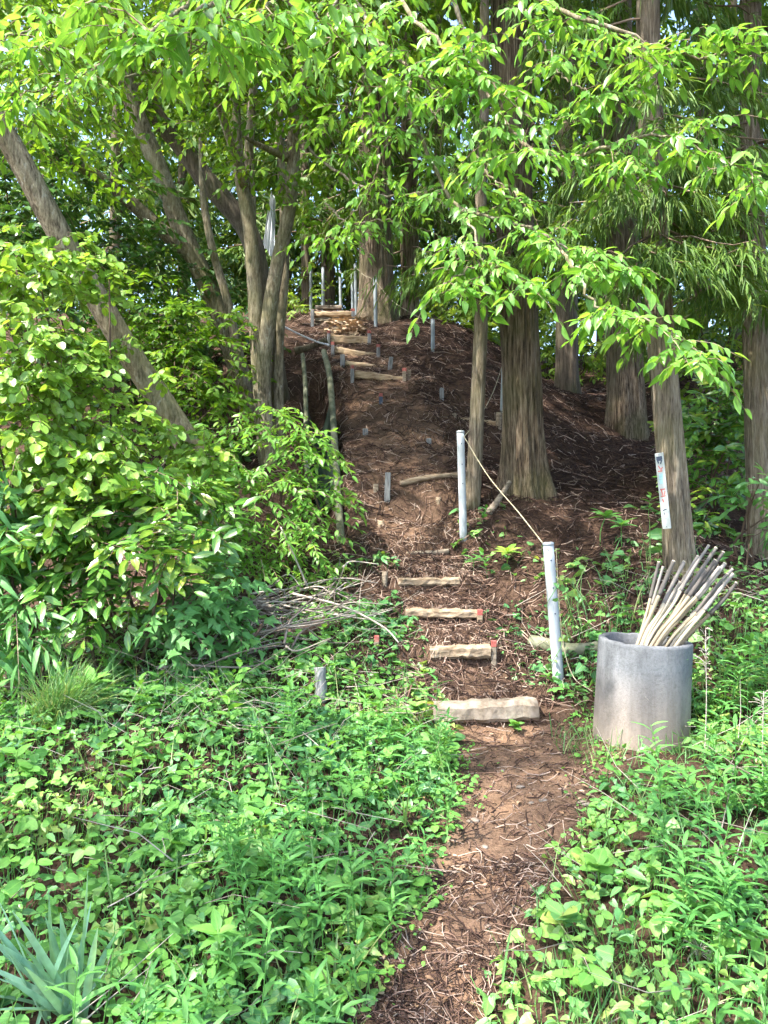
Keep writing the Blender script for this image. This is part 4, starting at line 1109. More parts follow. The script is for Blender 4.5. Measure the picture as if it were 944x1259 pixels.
for k, (tx, ty, rx, ry, d1, d2, sh, lab) in enumerate(STK):
    rg = np.random.default_rng(500 + k)
    T = at(tx, ty, d1); Rm = at(rx, ry, d2)
    dv = (T - Rm); t_end = (Rm[2] - (pb[2] + .09)) / dv[2]
    Bt = Rm - dv * t_end
    # keep the foot inside the pipe
    cxy = pb[:2]; off = Bt[:2] - cxy; rr = np.linalg.norm(off)
    if rr > .185: Bt[:2] = cxy + off * .185 / rr
    root = new_empty('walking_stick', Bt, lab, 'walking stick', 'walking sticks in the concrete pipe')
    pts = catmull([Bt, Rm, Rm + dv * .4 + rg.normal(0, .004, 3), Rm + dv * .7 + rg.normal(0, .004, 3), T], 34)
    ln = np.concatenate([[0], np.cumsum(np.linalg.norm(np.diff(pts, axis=0), axis=1))]); f = ln / ln[-1]
    rad = .0098 * rg.uniform(.85, 1.15) * (1.25 if 'thick' in lab else 1)
    fr_rim = np.linalg.norm(Rm - Bt) / ln[-1]
    fs = fr_rim + (1 - fr_rim) * (1 - sh)
    ip = int(np.searchsorted(f, fs))
    nb_ = rg.uniform(0, 6.28)
    def kn(a, fr): return (1.08 - .16 * fr) * (1 + .10 * vnoise(fr * 14 + k * 7, fr * 0 + k) * 2 + .05 * np.sin(a * 2 + fr * 23 + nb_))
    m1 = MB(); tube(m1, pts[:ip + 1], rad * .93, 10, lambda a, fr: 1 + .06 * vnoise(fr * 20 + k * 5, a * 0 + k) * 2 + .04 * np.sin(a * 2 + fr * 17), rnd=rg.uniform(0, 1)); m1.build('peeled_shaft', M['peeled'], root)
    m2 = MB(); tube(m2, pts[ip:], rad, 10, kn, rnd=rg.uniform(0, 1) if 'reddish' not in lab else .2); m2.build('bark_grip', M['bark_stick'], root)
    dn = norm(pts[-1] - pts[-2])
    m3 = MB(); tube(m3, [pts[-1] - dn * .002, pts[-1] + dn * .004], [rad * .97, rad * .93], 10); m3.build('sawn_end', M['stick_end'], root)

# ------------------------------------------------------------------ posts, ropes
def post(label, top, base, r, mat='pvc', name='handrail_post', group='grey plastic handrail posts', holes=True):
    t = at(*top); b = at(*base); b[2] = min(b[2], h1(b[0], b[1])) - .05
    root = new_empty(name, (b[0], b[1], b[2] + .05), label, 'post', group)
    mb = MB(); tube(mb, np.linspace(b, t, 8), [r] * 8, 20); mb.build('pipe_shaft', M[mat], root)
    d = norm(t - b)
    c = MB(); tube(c, [t - d * .002, t + d * .012, t + d * .018], [r * 1.05, r * 1.05, r * .8], 20); c.build('cap', M[mat], root)
    if holes:
        for q in (.55, .72, .9):
            p = b + (t - b) * q + np.array([.1 * r, -r, 0])
            h = MB(); tube(h, [p + [0, .004, 0], p + [0, -.002, 0]], [.0055, .005], 8); h.build('bolt', M['ink_dark'], root)
    return t, b


p2t, p2b = post('nearest grey plastic handrail post with a vine on it, left of the concrete pipe', (674, 670, 4.9), (688, 846, 4.92), .0345)
p1t, p1b = post('grey plastic handrail post beside the path below the thick cedar', (566, 532, 6.7), (570, 664, 6.72), .033)
FARP = [((461, 343, 11.6), (462, 414, 11.6), 'far handrail post in front of the cedar at the top of the steps'),
        ((437, 326, 12.4), (438, 392, 12.4), 'tall far handrail post at the right end of the topmost step'),
        ((433, 338, 13.2), (434, 386, 13.2), 'far handrail post close behind the tall one at the topmost step'),
        ((418, 334, 14.0), (419, 380, 14.0), 'far handrail post in the gap left of the tall far post'),
        ((397, 330, 14.2), (397, 378, 14.2), 'leftmost far handrail post above the steps'),
        ((382, 332, 14.6), (382, 376, 14.6), 'small far handrail post among the dark trunks left of the steps'),
        ((532, 394, 10.6), (532, 436, 10.6), 'handrail post half hidden by hanging cedar fronds'),
        ((620, 436, 9.3), (617, 470, 9.3), 'short handrail post behind the thick cedar')]
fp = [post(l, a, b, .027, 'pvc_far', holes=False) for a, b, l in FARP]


def rope(label, pts, r=.0044, mat='rope', name='rope'):
    mb = MB(); line = catmull(pts, 90)
    ln = np.concatenate([[0], np.cumsum(np.linalg.norm(np.diff(line, axis=0), axis=1))])
    T = norm(np.gradient(line, axis=0)); u = norm(np.cross(T, [0, 0, 1.0]) + 1e-6); v = np.cross(T, u)
    for s in range(3):
        a = ln / (r * 7) * 2 * math.pi / 2 + s * 2.0944
        tube(mb, line + r * .55 * (np.cos(a)[:, None] * u + np.sin(a)[:, None] * v), [r * .62] * 90, 5, rnd=s * .4)
    o = mb.build(name, M[mat], loc=line[0]); tag(o, label, 'rope'); return o


rope('twisted rope slung between the two near handrail posts', [p1t + [0.03, -.03, -.04], at(600, 585, 6.1), at(640, 633, 5.4), p2t + [-.01, -.04, -.03]])
rope('twisted rope rising from the path post to the short post behind the cedar', [p1t + [.02, .02, -.05], at(590, 512, 7.8), at(607, 480, 8.8), fp[7][0] + [0, 0, -.05]])
rope('thin rope tied down the nearest post and trailing to the pipe', [p2t + [.045, -.02, -.02], at(686, 720, 4.86), at(692, 790, 4.86), at(705, 832, 4.75), at(728, 850, 4.5)], .003)
rope('rope strung between the far posts by the big cedar at the top', [fp[1][0] + [0, 0, -.03], at(447, 338, 12.0), fp[0][0] + [0, 0, -.03], at(485, 372, 11.2), fp[6][0] + [0, 0, -.06]])
rope('pale hose lying across the bank left of the upper steps', [at(350, 402, 10.4), at(372, 413, 10.3), at(392, 421, 10.2), at(405, 424, 10.1)], .012, 'pvc', 'hose')

# ------------------------------------------------------------------ steps
def rot_to(d, up=(0, 0, 1)):
    x = norm(np.asarray(d, float)); y = norm(np.cross(up, x)); z = np.cross(x, y)
    return np.stack([x, y, z], -1)


def stake(root, px, ytop, ybot, d, w=.05, mat='grey_wood', red=True, lean=0.0, name='stake', roundp=False):
    t = at(px + lean, ytop, d); b = at(px, ybot, d); b[2] = min(b[2], h1(b[0], b[1])) - .08
    L = np.linalg.norm(t - b); R = rot_to(t - b, (0, 1, 0))
    if roundp:
        mb = MB(); tube(mb, np.linspace(b, t, 6), [w * .5] * 6, 10, lambda a, f: 1 + .06 * np.sin(a * 2 + f * 9)); s = mb.build(name, M[mat], root)
    else:
        mb = MB(); box(mb, (t + b) / 2, (L, w, w * .9), R, .005); s = mb.build(name, M[mat], root, smooth=False)
    if red:
        dn = norm(t - b); mb = MB(); box(mb, t - dn * .018, (.044, w * 1.03, w * .93), R, .004); mb.build('red_tip', M['red_paint'], s, smooth=False)
    return s


def board(root, a, b, h, th, mat, name='board', jit=.003, roundp=False, rows=14):
    a = np.asarray(a, float); b = np.asarray(b, float)
    rg = np.random.default_rng(int(abs(a[0] * 1000)) + 3)
    n = rows; t = np.linspace(0, 1, n)[:, None]
    line = a * (1 - t) + b * t + rg.normal(0, jit, (n, 3)) * np.array([.3, 1, 1])
    mb = MB()
    if roundp:
        tube(mb, line, np.full(n, h / 2) * (1 + rg.normal(0, .03, n)), 14, lambda A, f: 1 + .05 * np.sin(A * 3 + f * 6))
    else:
        ph = np.array([math.pi / 4 + k * math.pi / 2 for k in range(4)])
        # eight-sided chamfered section
        d = norm(b - a); y = norm(np.cross([0, 0, 1.0], d)); z = np.cross(d, y)
        c = .22 * min(h, th)
        sec = [(-th / 2, -h / 2 + c), (-th / 2, h / 2 - c), (-th / 2 + c, h / 2), (th / 2 - c, h / 2), (th / 2, h / 2 - c), (th / 2, -h / 2 + c), (th / 2 - c, -h / 2), (-th / 2 + c, -h / 2)]
        v = np.concatenate([p + np.array([yy * y + zz * z for yy, zz in sec]) * (1 + rg.normal(0, .025)) + rg.normal(0, .0025, (8, 3)) for p in line])
        i, j = np.meshgrid(np.arange(n - 1), np.arange(8), indexing='ij'); j2 = (j + 1) % 8
        q = np.stack([i * 8 + j, i * 8 + j2, (i + 1) * 8 + j2, (i + 1) * 8 + j], -1).reshape(-1, 4)
        v = np.vstack([v, line[0], line[-1]]); jj = np.arange(8); jn = (jj + 1) % 8
        tr = np.vstack([np.stack([np.full(8, n * 8), jn, jj], -1), np.stack([np.full(8, n * 8 + 1), (n - 1) * 8 + jj, (n - 1) * 8 + jn], -1)])
        mb.add(v, tr, q)
    return mb.build(name, M[mat], root, smooth=roundp)


def step(label, x0, y0, x1, y1, d0, d1, hpx, mat, stakes=(), th=.09, roundp=False, boards=1, name='timber_step', group='timber steps of the path'):
    a = at(x0, y0, d0); b = at(x1, y1, d1)
    c = (a + b) / 2
    root = new_empty(name, (c[0], c[1], h1(c[0], c[1])), label, 'step', group)
    h = hpx * (d0 + d1) / 2 / F
    for k in range(boards):
        dz = np.array([.012 * (k % 2), .02 * k, -k * h * 1.06])
        board(root, a + dz - [0, 0, h / 2], b + dz - [0, 0, h / 2], h, th, mat if k % 2 == 0 else 'old_wood', 'log' if roundp else 'board', roundp=roundp)
    for s in stakes: stake(root, *s)
    return root


_cs = step('long pale concrete kerb in two pieces forming the lowest step, weeds over its gap', 533, 863, 660, 859, 4.60, 4.58, 25, 'concrete_step', name='concrete_step', th=.13, group=None)
board(_cs, at(466, 879, 4.63), at(506, 877, 4.62), .10, .12, 'concrete_step', 'block')
step('short pale timber step second from the bottom with a red-tipped peg', 528, 794, 603, 792, 5.12, 5.1, 16, 'pale_wood', [(607, 788, 806, 5.08, .035, 'old_wood', True), (463, 782, 800, 5.15, .035, 'old_wood', True)], th=.10)
step('pale timber step third from the bottom with weeds over its left end', 498, 747, 590, 750, 5.62, 5.6, 11, 'pale_wood', [(590, 750, 764, 5.55, .04, 'pale_wood', True)], th=.10)
step('pale timber step fourth from the bottom', 490, 710, 565, 710, 6.12, 6.1, 10, 'pale_wood', [(473, 703, 722, 6.1, .045, 'old_wood', False, 0, 'stake', True)], th=.10)
step('faint log step almost buried in cedar litter', 462, 680, 552, 675, 6.64, 6.6, 6, 'old_wood', [], th=.08, roundp=True)
step('lowest timber step above the bare bank, with a tall right stake', 436, 455, 497, 464, 9.8, 9.8, 10, 'lifted_timber', [(433, 450, 467, 9.74, .045, 'grey_wood', True), (497, 453, 484, 9.73, .05, 'old_wood', True), (503, 455, 478, 9.8, .045, 'old_wood', False)])
step('second timber step above the bare bank between tilted grey stakes', 424, 443, 476, 450, 10.2, 10.2, 8, 'lifted_timber', [(421, 436, 450, 10.14, .06, 'grey_wood', False), (478, 439, 457, 10.12, .055, 'grey_wood', False, 3)], roundp=True)
step('broken sloping timber step third above the bare bank', 411, 426, 463, 435, 10.6, 10.6, 9, 'lifted_timber', [(409, 421, 438, 10.53, .045, 'grey_wood', True), (465, 424, 445, 10.52, .05, 'grey_wood', True)])
step('wide plank step fourth above the bare bank with red-tipped stakes', 406, 412, 453, 414, 11.0, 11.0, 11, 'lifted_timber', [(404, 407, 425, 10.93, .045, 'grey_wood', True), (454, 407, 429, 10.93, .05, 'grey_wood', True)])
step('log step half covered by sunlit dry leaves near the top', 399, 404, 446, 410, 11.4, 11.35, 7, 'lifted_timber', [], roundp=True)
step('topmost step of three stacked weathered timbers', 386, 384, 433, 383, 11.9, 11.9, 6, 'lifted_timber', [(384, 381, 398, 11.82, .05, 'grey_wood', False), (434, 380, 399, 11.82, .055, 'grey_wood', True)], boards=3)
step('far timber step just beyond the topmost one', 388, 376, 420, 376, 12.9, 12.9, 5, 'old_wood', [])
step('short log edging with round pegs left of the thick cedar', 560, 512, 614, 518, 9.0, 9.0, 9, 'lifted_timber', [(562, 508, 528, 8.93, .05, 'old_wood', False, -4), (613, 507, 528, 8.93, .07, 'pale_wood', False, 0, 'stake', True)], roundp=True, name='log_edging', group=None)


def lone_stake(label, *a, **k):
    px, y0, y1, d = a[:4]
    b = at(px, y1, d); root = new_empty('wooden_stake', (b[0], b[1], h1(b[0], b[1])), label, 'stake', 'stakes standing in the bare bank')
    stake(root, *a, **k)


lone_stake('grey stake high on the left of the bare bank', 449, 527, 552, 8.6, .06, red=False)
lone_stake('narrow grey stake in the middle of the bare bank', 527, 539, 568, 8.4, .055, red=False)
lone_stake('tall pale grey stake leaning above the hollow in the bank', 475, 581, 628, 7.3, .055, red=False, lean=2)
lone_stake('dark grey stake under the hanging cedar fronds', 543, 477, 508, 9.3, .05, red=False)
lone_stake('round pale peg at the foot of the tall grey stake', 468, 640, 668, 6.9, .055, 'pale_wood', False, 0, 'stake', True)
lone_stake('small pale peg on the right of the hollow', 539, 611, 626, 7.3, .05, 'pale_wood', False, 0, 'stake', True)
lone_stake('brown stake in litter left of the tall grey stake', 462, 595, 628, 7.4, .05, 'old_wood', False)
lone_stake('tiny red-topped marker peg below the upper steps', 468, 484, 494, 9.2, .045, 'ink_dark', True)


def log_thing(name, label, cat, pts, r0, r1, mat, sides=12, parts=True):
    P = [np.asarray(p, float) for p in pts]
    mb = MB(); tube(mb, catmull(P, 24), np.linspace(r0, r1, 24), sides, lambda a, f: 1 + .07 * np.sin(a * 2 + f * 7) + .04 * np.sin(a * 5 + f * 13))
    o = mb.build(name, M[mat], loc=P[0]); tag(o, label, cat); return o


def onground(px, py, d, lift=0.03):
    p = at(px, py, d); p[2] = h1(p[0], p[1]) + lift; return p


log_thing('cut_log', 'short reddish cut log lying in the weeds beside the brush pile', 'log', [onground(352, 800, 5.15, .05), onground(375, 790, 5.2, .08), onground(402, 779, 5.25, .10)], .045, .042, 'red_log')
log_thing('fallen_branch', 'pale fallen branch lying across the top of the hollow', 'branch', [onground(492, 607, 7.45, .02), onground(530, 600, 7.5, .03), onground(572, 588, 7.6, .03)], .03, .025, 'pale_wood')
log_thing('fallen_branch', 'broken root propped at the foot of the thick cedar', 'branch', [at(600, 632, 7.0), at(612, 615, 7.05), at(627, 592, 7.1)], .035, .02, 'old_wood')
log_thing('fallen_branch', 'dark branch lying left of the upper steps', 'branch', [at(362, 432, 10.3), at(380, 427, 10.3), at(402, 418, 10.3)], .05, .04, 'dark_bark')
log_thing('rotten_log', 'mossy rotten log on the bank behind the nearest post', 'log', [onground(652, 800, 5.3, .02), onground(700, 815, 5.15, .03), onground(740, 812, 5.1, .03)], .05, .045, 'chute')
log_thing('timber_offcut', 'dark grey timber stub standing in weeds left of the concrete step', 'timber', [onground(394, 890, 4.55, -.05), onground(394, 870, 4.56, .10), onground(393, 850, 4.57, .17)], .035, .035, 'grey_wood', 6)

# drain chute: a U-shaped mossy plastic gutter running down the bank
dl = np.array([at(372, 436, 10.0), at(375, 470, 9.3), at(376, 510, 8.7), at(376, 560, 8.0), at(380, 610, 7.4)])
dr = np.array([at(398, 432, 10.0), at(405, 462, 9.3), at(409, 510, 8.6), at(413, 570, 7.8), at(416, 620, 7.2), at(420, 672, 6.7)])
chute = new_empty('drain_chute', onground(400, 560, 7.9, 0), 'mossy half-round drain chute running down the bank left of the path', 'drain')
for pts, nm in ((dl, 'rim'), (dr, 'rim')):
    line = catmull(pts, 40); mb = MB()
    tube(mb, line, np.full(40, .036 if pts is dr else .028), 8, lambda a, f: 1 + .06 * np.sin(f * 150)); mb.build(nm, M['chute'], chute)
la = catmull(dl, 40); rb = catmull(dr, 50)[:40]
rows = []
for k in range(9):
    u = k / 8; mid = la * (1 - u) + rb * u
    mid[:, 2] -= .44 * math.sin(math.pi * u); mid[:, 2] += .012 * np.sin(np.arange(40) * 2.2); rows.append(mid)
v = np.stack(rows, 1)[15:33].reshape(-1, 3)
i, j = np.meshgrid(np.arange(17), np.arange(8), indexing='ij')
mb = MB(); mb.add(v, None, np.stack([i * 9 + j, i * 9 + j + 1, (i + 1) * 9 + j + 1, (i + 1) * 9 + j], -1).reshape(-1, 4)); mb.build('channel', M['chute_inside'], chute)

# ------------------------------------------------------------------ sign on the leaning trunk, white cloth far behind
sa = at(810, 557, 5.42); sb_ = at(820, 650, 5.40)
sl = np.linalg.norm(sa - sb_); R = rot_to(sa - sb_, (0, -1, 0))           # x along the strip (up), z across... y faces the viewer
xax = norm(sa - sb_); face = norm(np.array([-.85, -.8, 0.05])); face = norm(face - xax * np.dot(face, xax)); yax = np.cross(face, xax)
R = np.stack([xax, yax, face], -1)
sign = new_empty('trunk_sign', sb_, 'narrow white printed sign strip fixed upright to the pale leaning trunk', 'sign')
mb = MB(); box(mb, (sa + sb_) / 2, (sl, .062, .006), R, .002); mb.build('board', M['white_board'], sign, smooth=False)
cs_ = (sa + sb_) / 2
def mark(u, v, du, dv, mat, nm='print_mark', skew=0.0):
    c = cs_ + xax * (u * sl) + yax * (v * .062) + face * .0042
    d = norm(xax * math.cos(skew) + yax * math.sin(skew)); Rm = np.stack([d, np.cross(face, d), face], -1)
    m = MB(); box(m, c, (du, dv, .0012), Rm, .0004); m.build(nm, M[mat], sign, smooth=False)
mark(.435, 0, .022, .044, 'ink_dark'); mark(.39, .2, .030, .010, 'ink_dark', skew=.3); mark(.38, -.18, .034, .010, 'ink_dark', skew=-.35); mark(.405, 0, .010, .036, 'ink_dark')
for u, v, du, dv, m_, s_ in [(.31, .1, .030, .008, 'ink_red', .5), (.29, -.15, .026, .008, 'ink_red', -.6), (.26, .05, .008, .034, 'ink_red', 0),
                             (.19, 0, .040, .030, 'ink_blue', 0), (.12, .05, .030, .026, 'ink_blue', .1),
                             (.02, 0, .008, .036, 'ink_red', 0), (-.02, .1, .040, .009, 'ink_red', .2), (-.03, -.2, .030, .008, 'ink_red', -.3), (-.07, 0, .008, .034, 'ink_red', 0),
                             (-.13, .05, .026, .010, 'ink_red', .4), (-.17, -.1, .024, .008, 'ink_blue', -.2), (-.25, 0, .007, .030, 'ink_dark', .3), (-.30, .1, .016, .006, 'ink_dark', .4), (-.36, 0, .006, .026, 'ink_blue', .1)]:
    mark(u, v, du, dv, m_, skew=s_)
for u in (.475, -.475):
    p = cs_ + xax * (u * sl) + face * .003; m = MB(); tube(m, [p, p + face * .004], [.004, .003], 8); m.build('nail', M['ink_dark'], sign)

ban = new_empty('white_banner', onground(333, 400, 11.5, 0), 'white cloth banner on a pole seen between the hornbeam stems', 'banner')
bt = at(334, 240, 11.5); n1_, n2_ = 20, 12
v = []
for r_i in range(n1_):
    f = r_i / (n1_ - 1)
    for c_i in range(n2_):
        g = c_i / (n2_ - 1) - .5
        v.append(bt + np.array([g * (.03 + .17 * f ** .8) - .05 * f, .045 * math.sin(g * 17 + f * 2.5), -f * .86 - .06 * math.sin(g * 9)]))
i, j = np.meshgrid(np.arange(n1_ - 1), np.arange(n2_ - 1), indexing='ij')
mb = MB(); mb.add(np.array(v), None, np.stack([i * n2_ + j, i * n2_ + j + 1, (i + 1) * n2_ + j + 1, (i + 1) * n2_ + j], -1).reshape(-1, 4)); mb.build('cloth', M['cloth'], ban)
mb = MB(); tube(mb, [bt + [.03, .06, .05], np.array([bt[0] + .02, bt[1] + .06, h1(bt[0], bt[1]) - .1])], [.014, .018], 8); mb.build('pole', M['pvc_far'], ban)

# ------------------------------------------------------------------ litter, twigs, pebbles
def slope_frame(P):
    e = .05
    dx = (H(P[:, 0] + e, P[:, 1], False) - H(P[:, 0] - e, P[:, 1], False)) / (2 * e)
    dy = (H(P[:, 0], P[:, 1] + e, False) - H(P[:, 0], P[:, 1] - e, False)) / (2 * e)
    return dx, dy


def scatter_twigs(name, label, n, region, L, r, mat, seed, lift=.012, curl=.3):
    rg = np.random.default_rng(seed)
    x, y = region(rg, n)
    a = rg.uniform(0, math.pi * 2, len(x)); l = rg.uniform(L[0], L[1], len(x)) * (.6 + .4 * rg.uniform(0, 1, len(x)))
    c = rg.normal(0, curl, len(x))
    pts = []
    for t in ((-.5, -.17, .17, .5) if n < 6000 else (-.5, 0, .5)):
        aa_ = a + c * t * 2
        px_ = x + np.cos(aa_) * l * t; py_ = y + np.sin(aa_) * l * t
        pts.append(np.stack([px_, py_, H(px_, py_) + lift * rg.uniform(.1, 1.6, len(x))], -1))
    mb = MB(); thin_tubes(mb, np.stack(pts, 1), r * rg.uniform(.5, 1.5, len(x)), r * .5, rg.uniform(0, 1, len(x)) ** (3.2 if r > .005 else 1.7) * .95)
    o = mb.build(name, M[mat]); tag(o, label, 'litter', kind='stuff'); return o


def reg_path(y0, y1, wide=1.0):
    def f(rg, n):
        y = rg.uniform(y0, y1, n); x = path_x(y) + rg.uniform(-1, 1, n) * path_w(y) * wide; return x, y
    return f


def reg_rect(x0, x1, y0, y1, outside=0.0):
    def f(rg, n):
        x = rg.uniform(x0, x1, n); y = y0 + (y1 - y0) * rg.uniform(0, 1, n)
        k = np.abs(x - path_x(y)) > path_w(y) * outside
        return x[k], y[k]
    return f


scatter_twigs('path_twigs', 'brown dry twigs strewn over the lower footpath', 1100, reg_path(2.0, 3.2, 1.15), (.04, .20), .0028, 'litter', 201)
scatter_twigs('path_twigs', 'a few dry twigs on the bare red soil below the concrete step', 330, reg_path(3.0, 4.5, 1.1), (.05, .22), .0032, 'litter', 207)
scatter_twigs('path_chips', 'small bits of bark and needle litter on the path', 1300, reg_path(2.0, 4.6, 1.25), (.012, .05), .0022, 'litter', 202, .006)
scatter_twigs('cedar_litter', 'fallen brown cedar fronds covering the steps and bank', 6300, reg_path(4.6, 12.8, 1.7), (.05, .24), .0042, 'litter', 203, .02)
scatter_twigs('hillside_litter', 'red-brown cedar needle litter covering the slope right of the path', 12500, reg_rect(.3, 4.6, 4.9, 12.5, .8), (.06, .34), .0052, 'litter', 204, .03, .5)
scatter_twigs('bank_litter', 'brown litter and dead stems on the left bank', 6500, reg_rect(-3.4, .2, 3.2, 12.5, .9), (.06, .35), .0045, 'litter', 205, .03)
for k_, (sx, sy) in enumerate([(.60, 4.62), (.48, 5.12), (.42, 5.62), (.35, 6.12), (.28, 6.6)]):
    scatter_twigs('step_litter', ['cedar fronds and twigs lying round the concrete step', 'litter lying on the second step from the bottom', 'litter lying on the third step from the bottom', 'litter lying on the fourth step from the bottom', 'litter covering the faint log step'][k_],
                  190, (lambda rg, n, sx=sx, sy=sy: (rg.normal(sx, .28, n), rg.normal(sy + .04, .10, n))), (.04, .2), .0035, 'litter', 230 + k_, .035)
# dry leaf flakes
mb = MB(); rg = np.random.default_rng(206)
x, y = reg_path(2.0, 11.5, 1.9)(rg, 800)
P = np.stack([x, y, H(x, y) + .012], -1); az = rg.uniform(0, 6.28, len(x))
leaves(mb, 'ovate', P, np.stack([np.cos(az), np.sin(az), rg.normal(.1, .2, len(x))], -1), np.array([0, 0, 1.0]) + rg.normal(0, .35, P.shape), rg.uniform(.015, .045, len(x)), rg.uniform(.1, .8, len(x)))
M['dry_leaf'] = plain_material('dry_leaf', [(.14, .08, .045), (.30, .19, .11), (.48, .36, .24)], 9, .8, .2, attr=True)
tag(mb.build('dry_leaves', M['dry_leaf']), 'scattered dry tan leaves on the path and steps', 'leaves', kind='stuff')
x = rg.uniform(-.85, -.3, 320); y = rg.uniform(11.25, 11.9, 320); P = np.stack([x, y, H(x, y) + rg.uniform(.02, .06, 320)], -1); az = rg.uniform(0, 6.28, 320)
mb = MB(); leaves(mb, 'ovate', P, np.stack([np.cos(az), np.sin(az), rg.normal(.1, .3, 320)], -1), np.array([0, 0, 1.0]) + rg.normal(0, .45, P.shape), rg.uniform(.06, .14, 320), rg.uniform(.6, 1, 320))
tag(mb.build('leaf_drift', M['dry_leaf']), 'drift of pale dry leaves on the tread below the topmost step', 'leaves', kind='stuff')

rg = np.random.default_rng(210)
PEB = [(718, 989, 'whitish flat pebble on the right edge of the path'), (668, 985, 'pale pebble near the middle of the path, right one of a pair'), (653, 988, 'pale pebble near the middle of the path, left one of a pair'),
       (676, 1017, 'small pale round pebble below the middle pair'), (651, 1015, 'grey pebble left of the small round one'), (582, 1010, 'long light pebble at the left edge of the path'),
       (618, 948, 'pale pebble on the path just below the concrete step'), (596, 1042, 'small pale pebble in the bare red patch of the path'), (640, 968, 'little grey pebble in the upper path'),
       (541, 1103, 'cream pebble among twigs in the lower left path'), (600, 1140, 'pale chip among the twigs in the lower path'), (690, 1050, 'tiny pale pebble at the right of the red patch')]
for k, (px, py, lab) in enumerate(PEB):
    # walk along the sight line to the ground
    ds = np.linspace(2, 5, 400); pts = np.array([at(px, py, d) for d in ds]); hit = np.argmax(pts[:, 2] < H(pts[:, 0], pts[:, 1]))
    c = pts[hit]; c[2] = h1(c[0], c[1])
    r = rg.uniform(.009, .018) * (1.5 if k in (0, 5) else 1)
    th = np.linspace(0, math.pi, 6); 
    n = 6; zs_ = np.cos(th)
    mb = MB(); tube(mb, np.stack([np.zeros(6), np.zeros(6), zs_ * r * .6], -1) + c + [0, 0, r * .1], np.sin(th) * r + 1e-4, 9, lambda a, f: 1 + .22 * np.sin(a * 2 + k * 1.7) + .16 * np.sin(a * 3 + k * 2 + f * 5))
    o = mb.build('pebble', M['pebble'], loc=c); tag(o, lab, 'pebble', 'pebbles on the path')
    o.scale = (1.3, 1, 1)

def dead_stems(name, label, n, bounds, mask, seed):
    rg = np.random.default_rng(seed); x, y = sample(rg, n, *bounds, mask); n_ = len(x)
    a = rg.uniform(0, 6.28, n_); l = rg.uniform(.12, .5, n_); z0 = H(x, y) + rg.uniform(.01, .12, n_)
    p0 = np.stack([x, y, z0], -1); d = np.stack([np.cos(a), np.sin(a), rg.normal(.25, .3, n_)], -1)
    p2 = p0 + norm(d) * l[:, None]; p1 = (p0 + p2) / 2 + rg.normal(0, .02, p0.shape)
    mb = MB(); thin_tubes(mb, np.stack([p0, p1, p2], 1), rg.uniform(.0015, .0035, n_), .001, rg.uniform(.3, 1, n_))
    tag(mb.build(name, M['dead_branch']), label, 'dead stems', kind='stuff')


# brush pile: dead branches, each one its own
rg = np.random.default_rng(220)
for k in range(80):
    px, py = rg.uniform(255, 450), rg.uniform(715, 800)
    py = 800 - (px - 255) * .38 + rg.normal(0, 30)
    c = onground(px, min(max(py, 690), 812), 5.0 + (800 - py) / 100 * 1.0, .05 + rg.uniform(0, .16))
    a = rg.normal(.42, .8 if k % 2 else .4); l = rg.uniform(.25, .95)
    dv = np.array([math.cos(a), math.sin(a) * .7, .25 * math.sin(a) + rg.normal(0, .10)])
    p0, p1 = c - dv * l / 2, c + dv * l / 2
    for p in (p0, p1): p[2] = max(p[2], h1(p[0], p[1]) + .015)
    m_ = (p0 + p1) / 2 + rg.normal(0, .06, 3); m_[2] = max(m_[2], h1(m_[0], m_[1]) + .01)
    r0 = rg.uniform(.004, .0095)
    mb = MB(); tube(mb, catmull([p0, m_, p1], 10), np.linspace(r0, r0 * .4, 10), 5, rnd=rg.uniform(0, 1))
    if l > .6:
        q0 = m_; q1 = q0 + norm(dv + rg.normal(0, .5, 3)) * l * .3
        tube(mb, catmull([q0, (q0 + q1) / 2 + rg.normal(0, .01, 3), q1], 6), np.linspace(r0 * .5, r0 * .25, 6), 4, rnd=rg.uniform(0, 1))
    o = mb.build('dead_branch', M['dead_branch'], loc=p0)
    tag(o, 'bare dry branch in the brush pile on the left bank', 'branch', 'dead branches of the brush pile')
for lab, pts in [('long pale dead branch slanting up out of the brush pile', [(378, 722, 5.8), (360, 680, 5.75), (345, 648, 5.7)]),
                 ('thin arching dead twig crossing the path edge from the brush pile', [(360, 730, 5.5), (420, 745, 5.4), (470, 770, 5.2), (490, 790, 5.05)])]:
    P = pxs(pts); mb = MB(); tube(mb, catmull(P, 14), np.linspace(.009, .005, 14), 6, rnd=.9); o = mb.build('dead_branch', M['dead_branch'], loc=P[0]); tag(o, lab, 'branch', 'dead branches of the brush pile')

# ------------------------------------------------------------------ ground cover
def cover_mask_left(x, y):
    s = path_x(y) - path_w(y) - x                     # distance left of the path's edge
    d = np.clip((s + .08) / .14, 0, 1)
    brush = np.exp(-(((x + .85) / .5) ** 2 + ((y - 5.3) / .35) ** 2))
    hole = np.exp(-(((x + 1.85) / .25) ** 2 + ((y - 4.55) / .25) ** 2)) + np.exp(-(((x + 1.65) / .3) ** 2 + ((y - 3.95) / .22) ** 2)) + 1.3 * np.exp(-(((x + 1.05) / .22) ** 2 + ((y - 2.3) / .35) ** 2))
    n = vnoise(x * 1.6 + 3, y * 1.6, 21) + .5
    return d * np.clip(1 - .8 * brush - .7 * hole, 0, 1) * np.clip(.32 + n * 1.3, 0, 1) * np.interp(y, [0, 3.9, 4.5, 6], [1, 1, .6, .5])


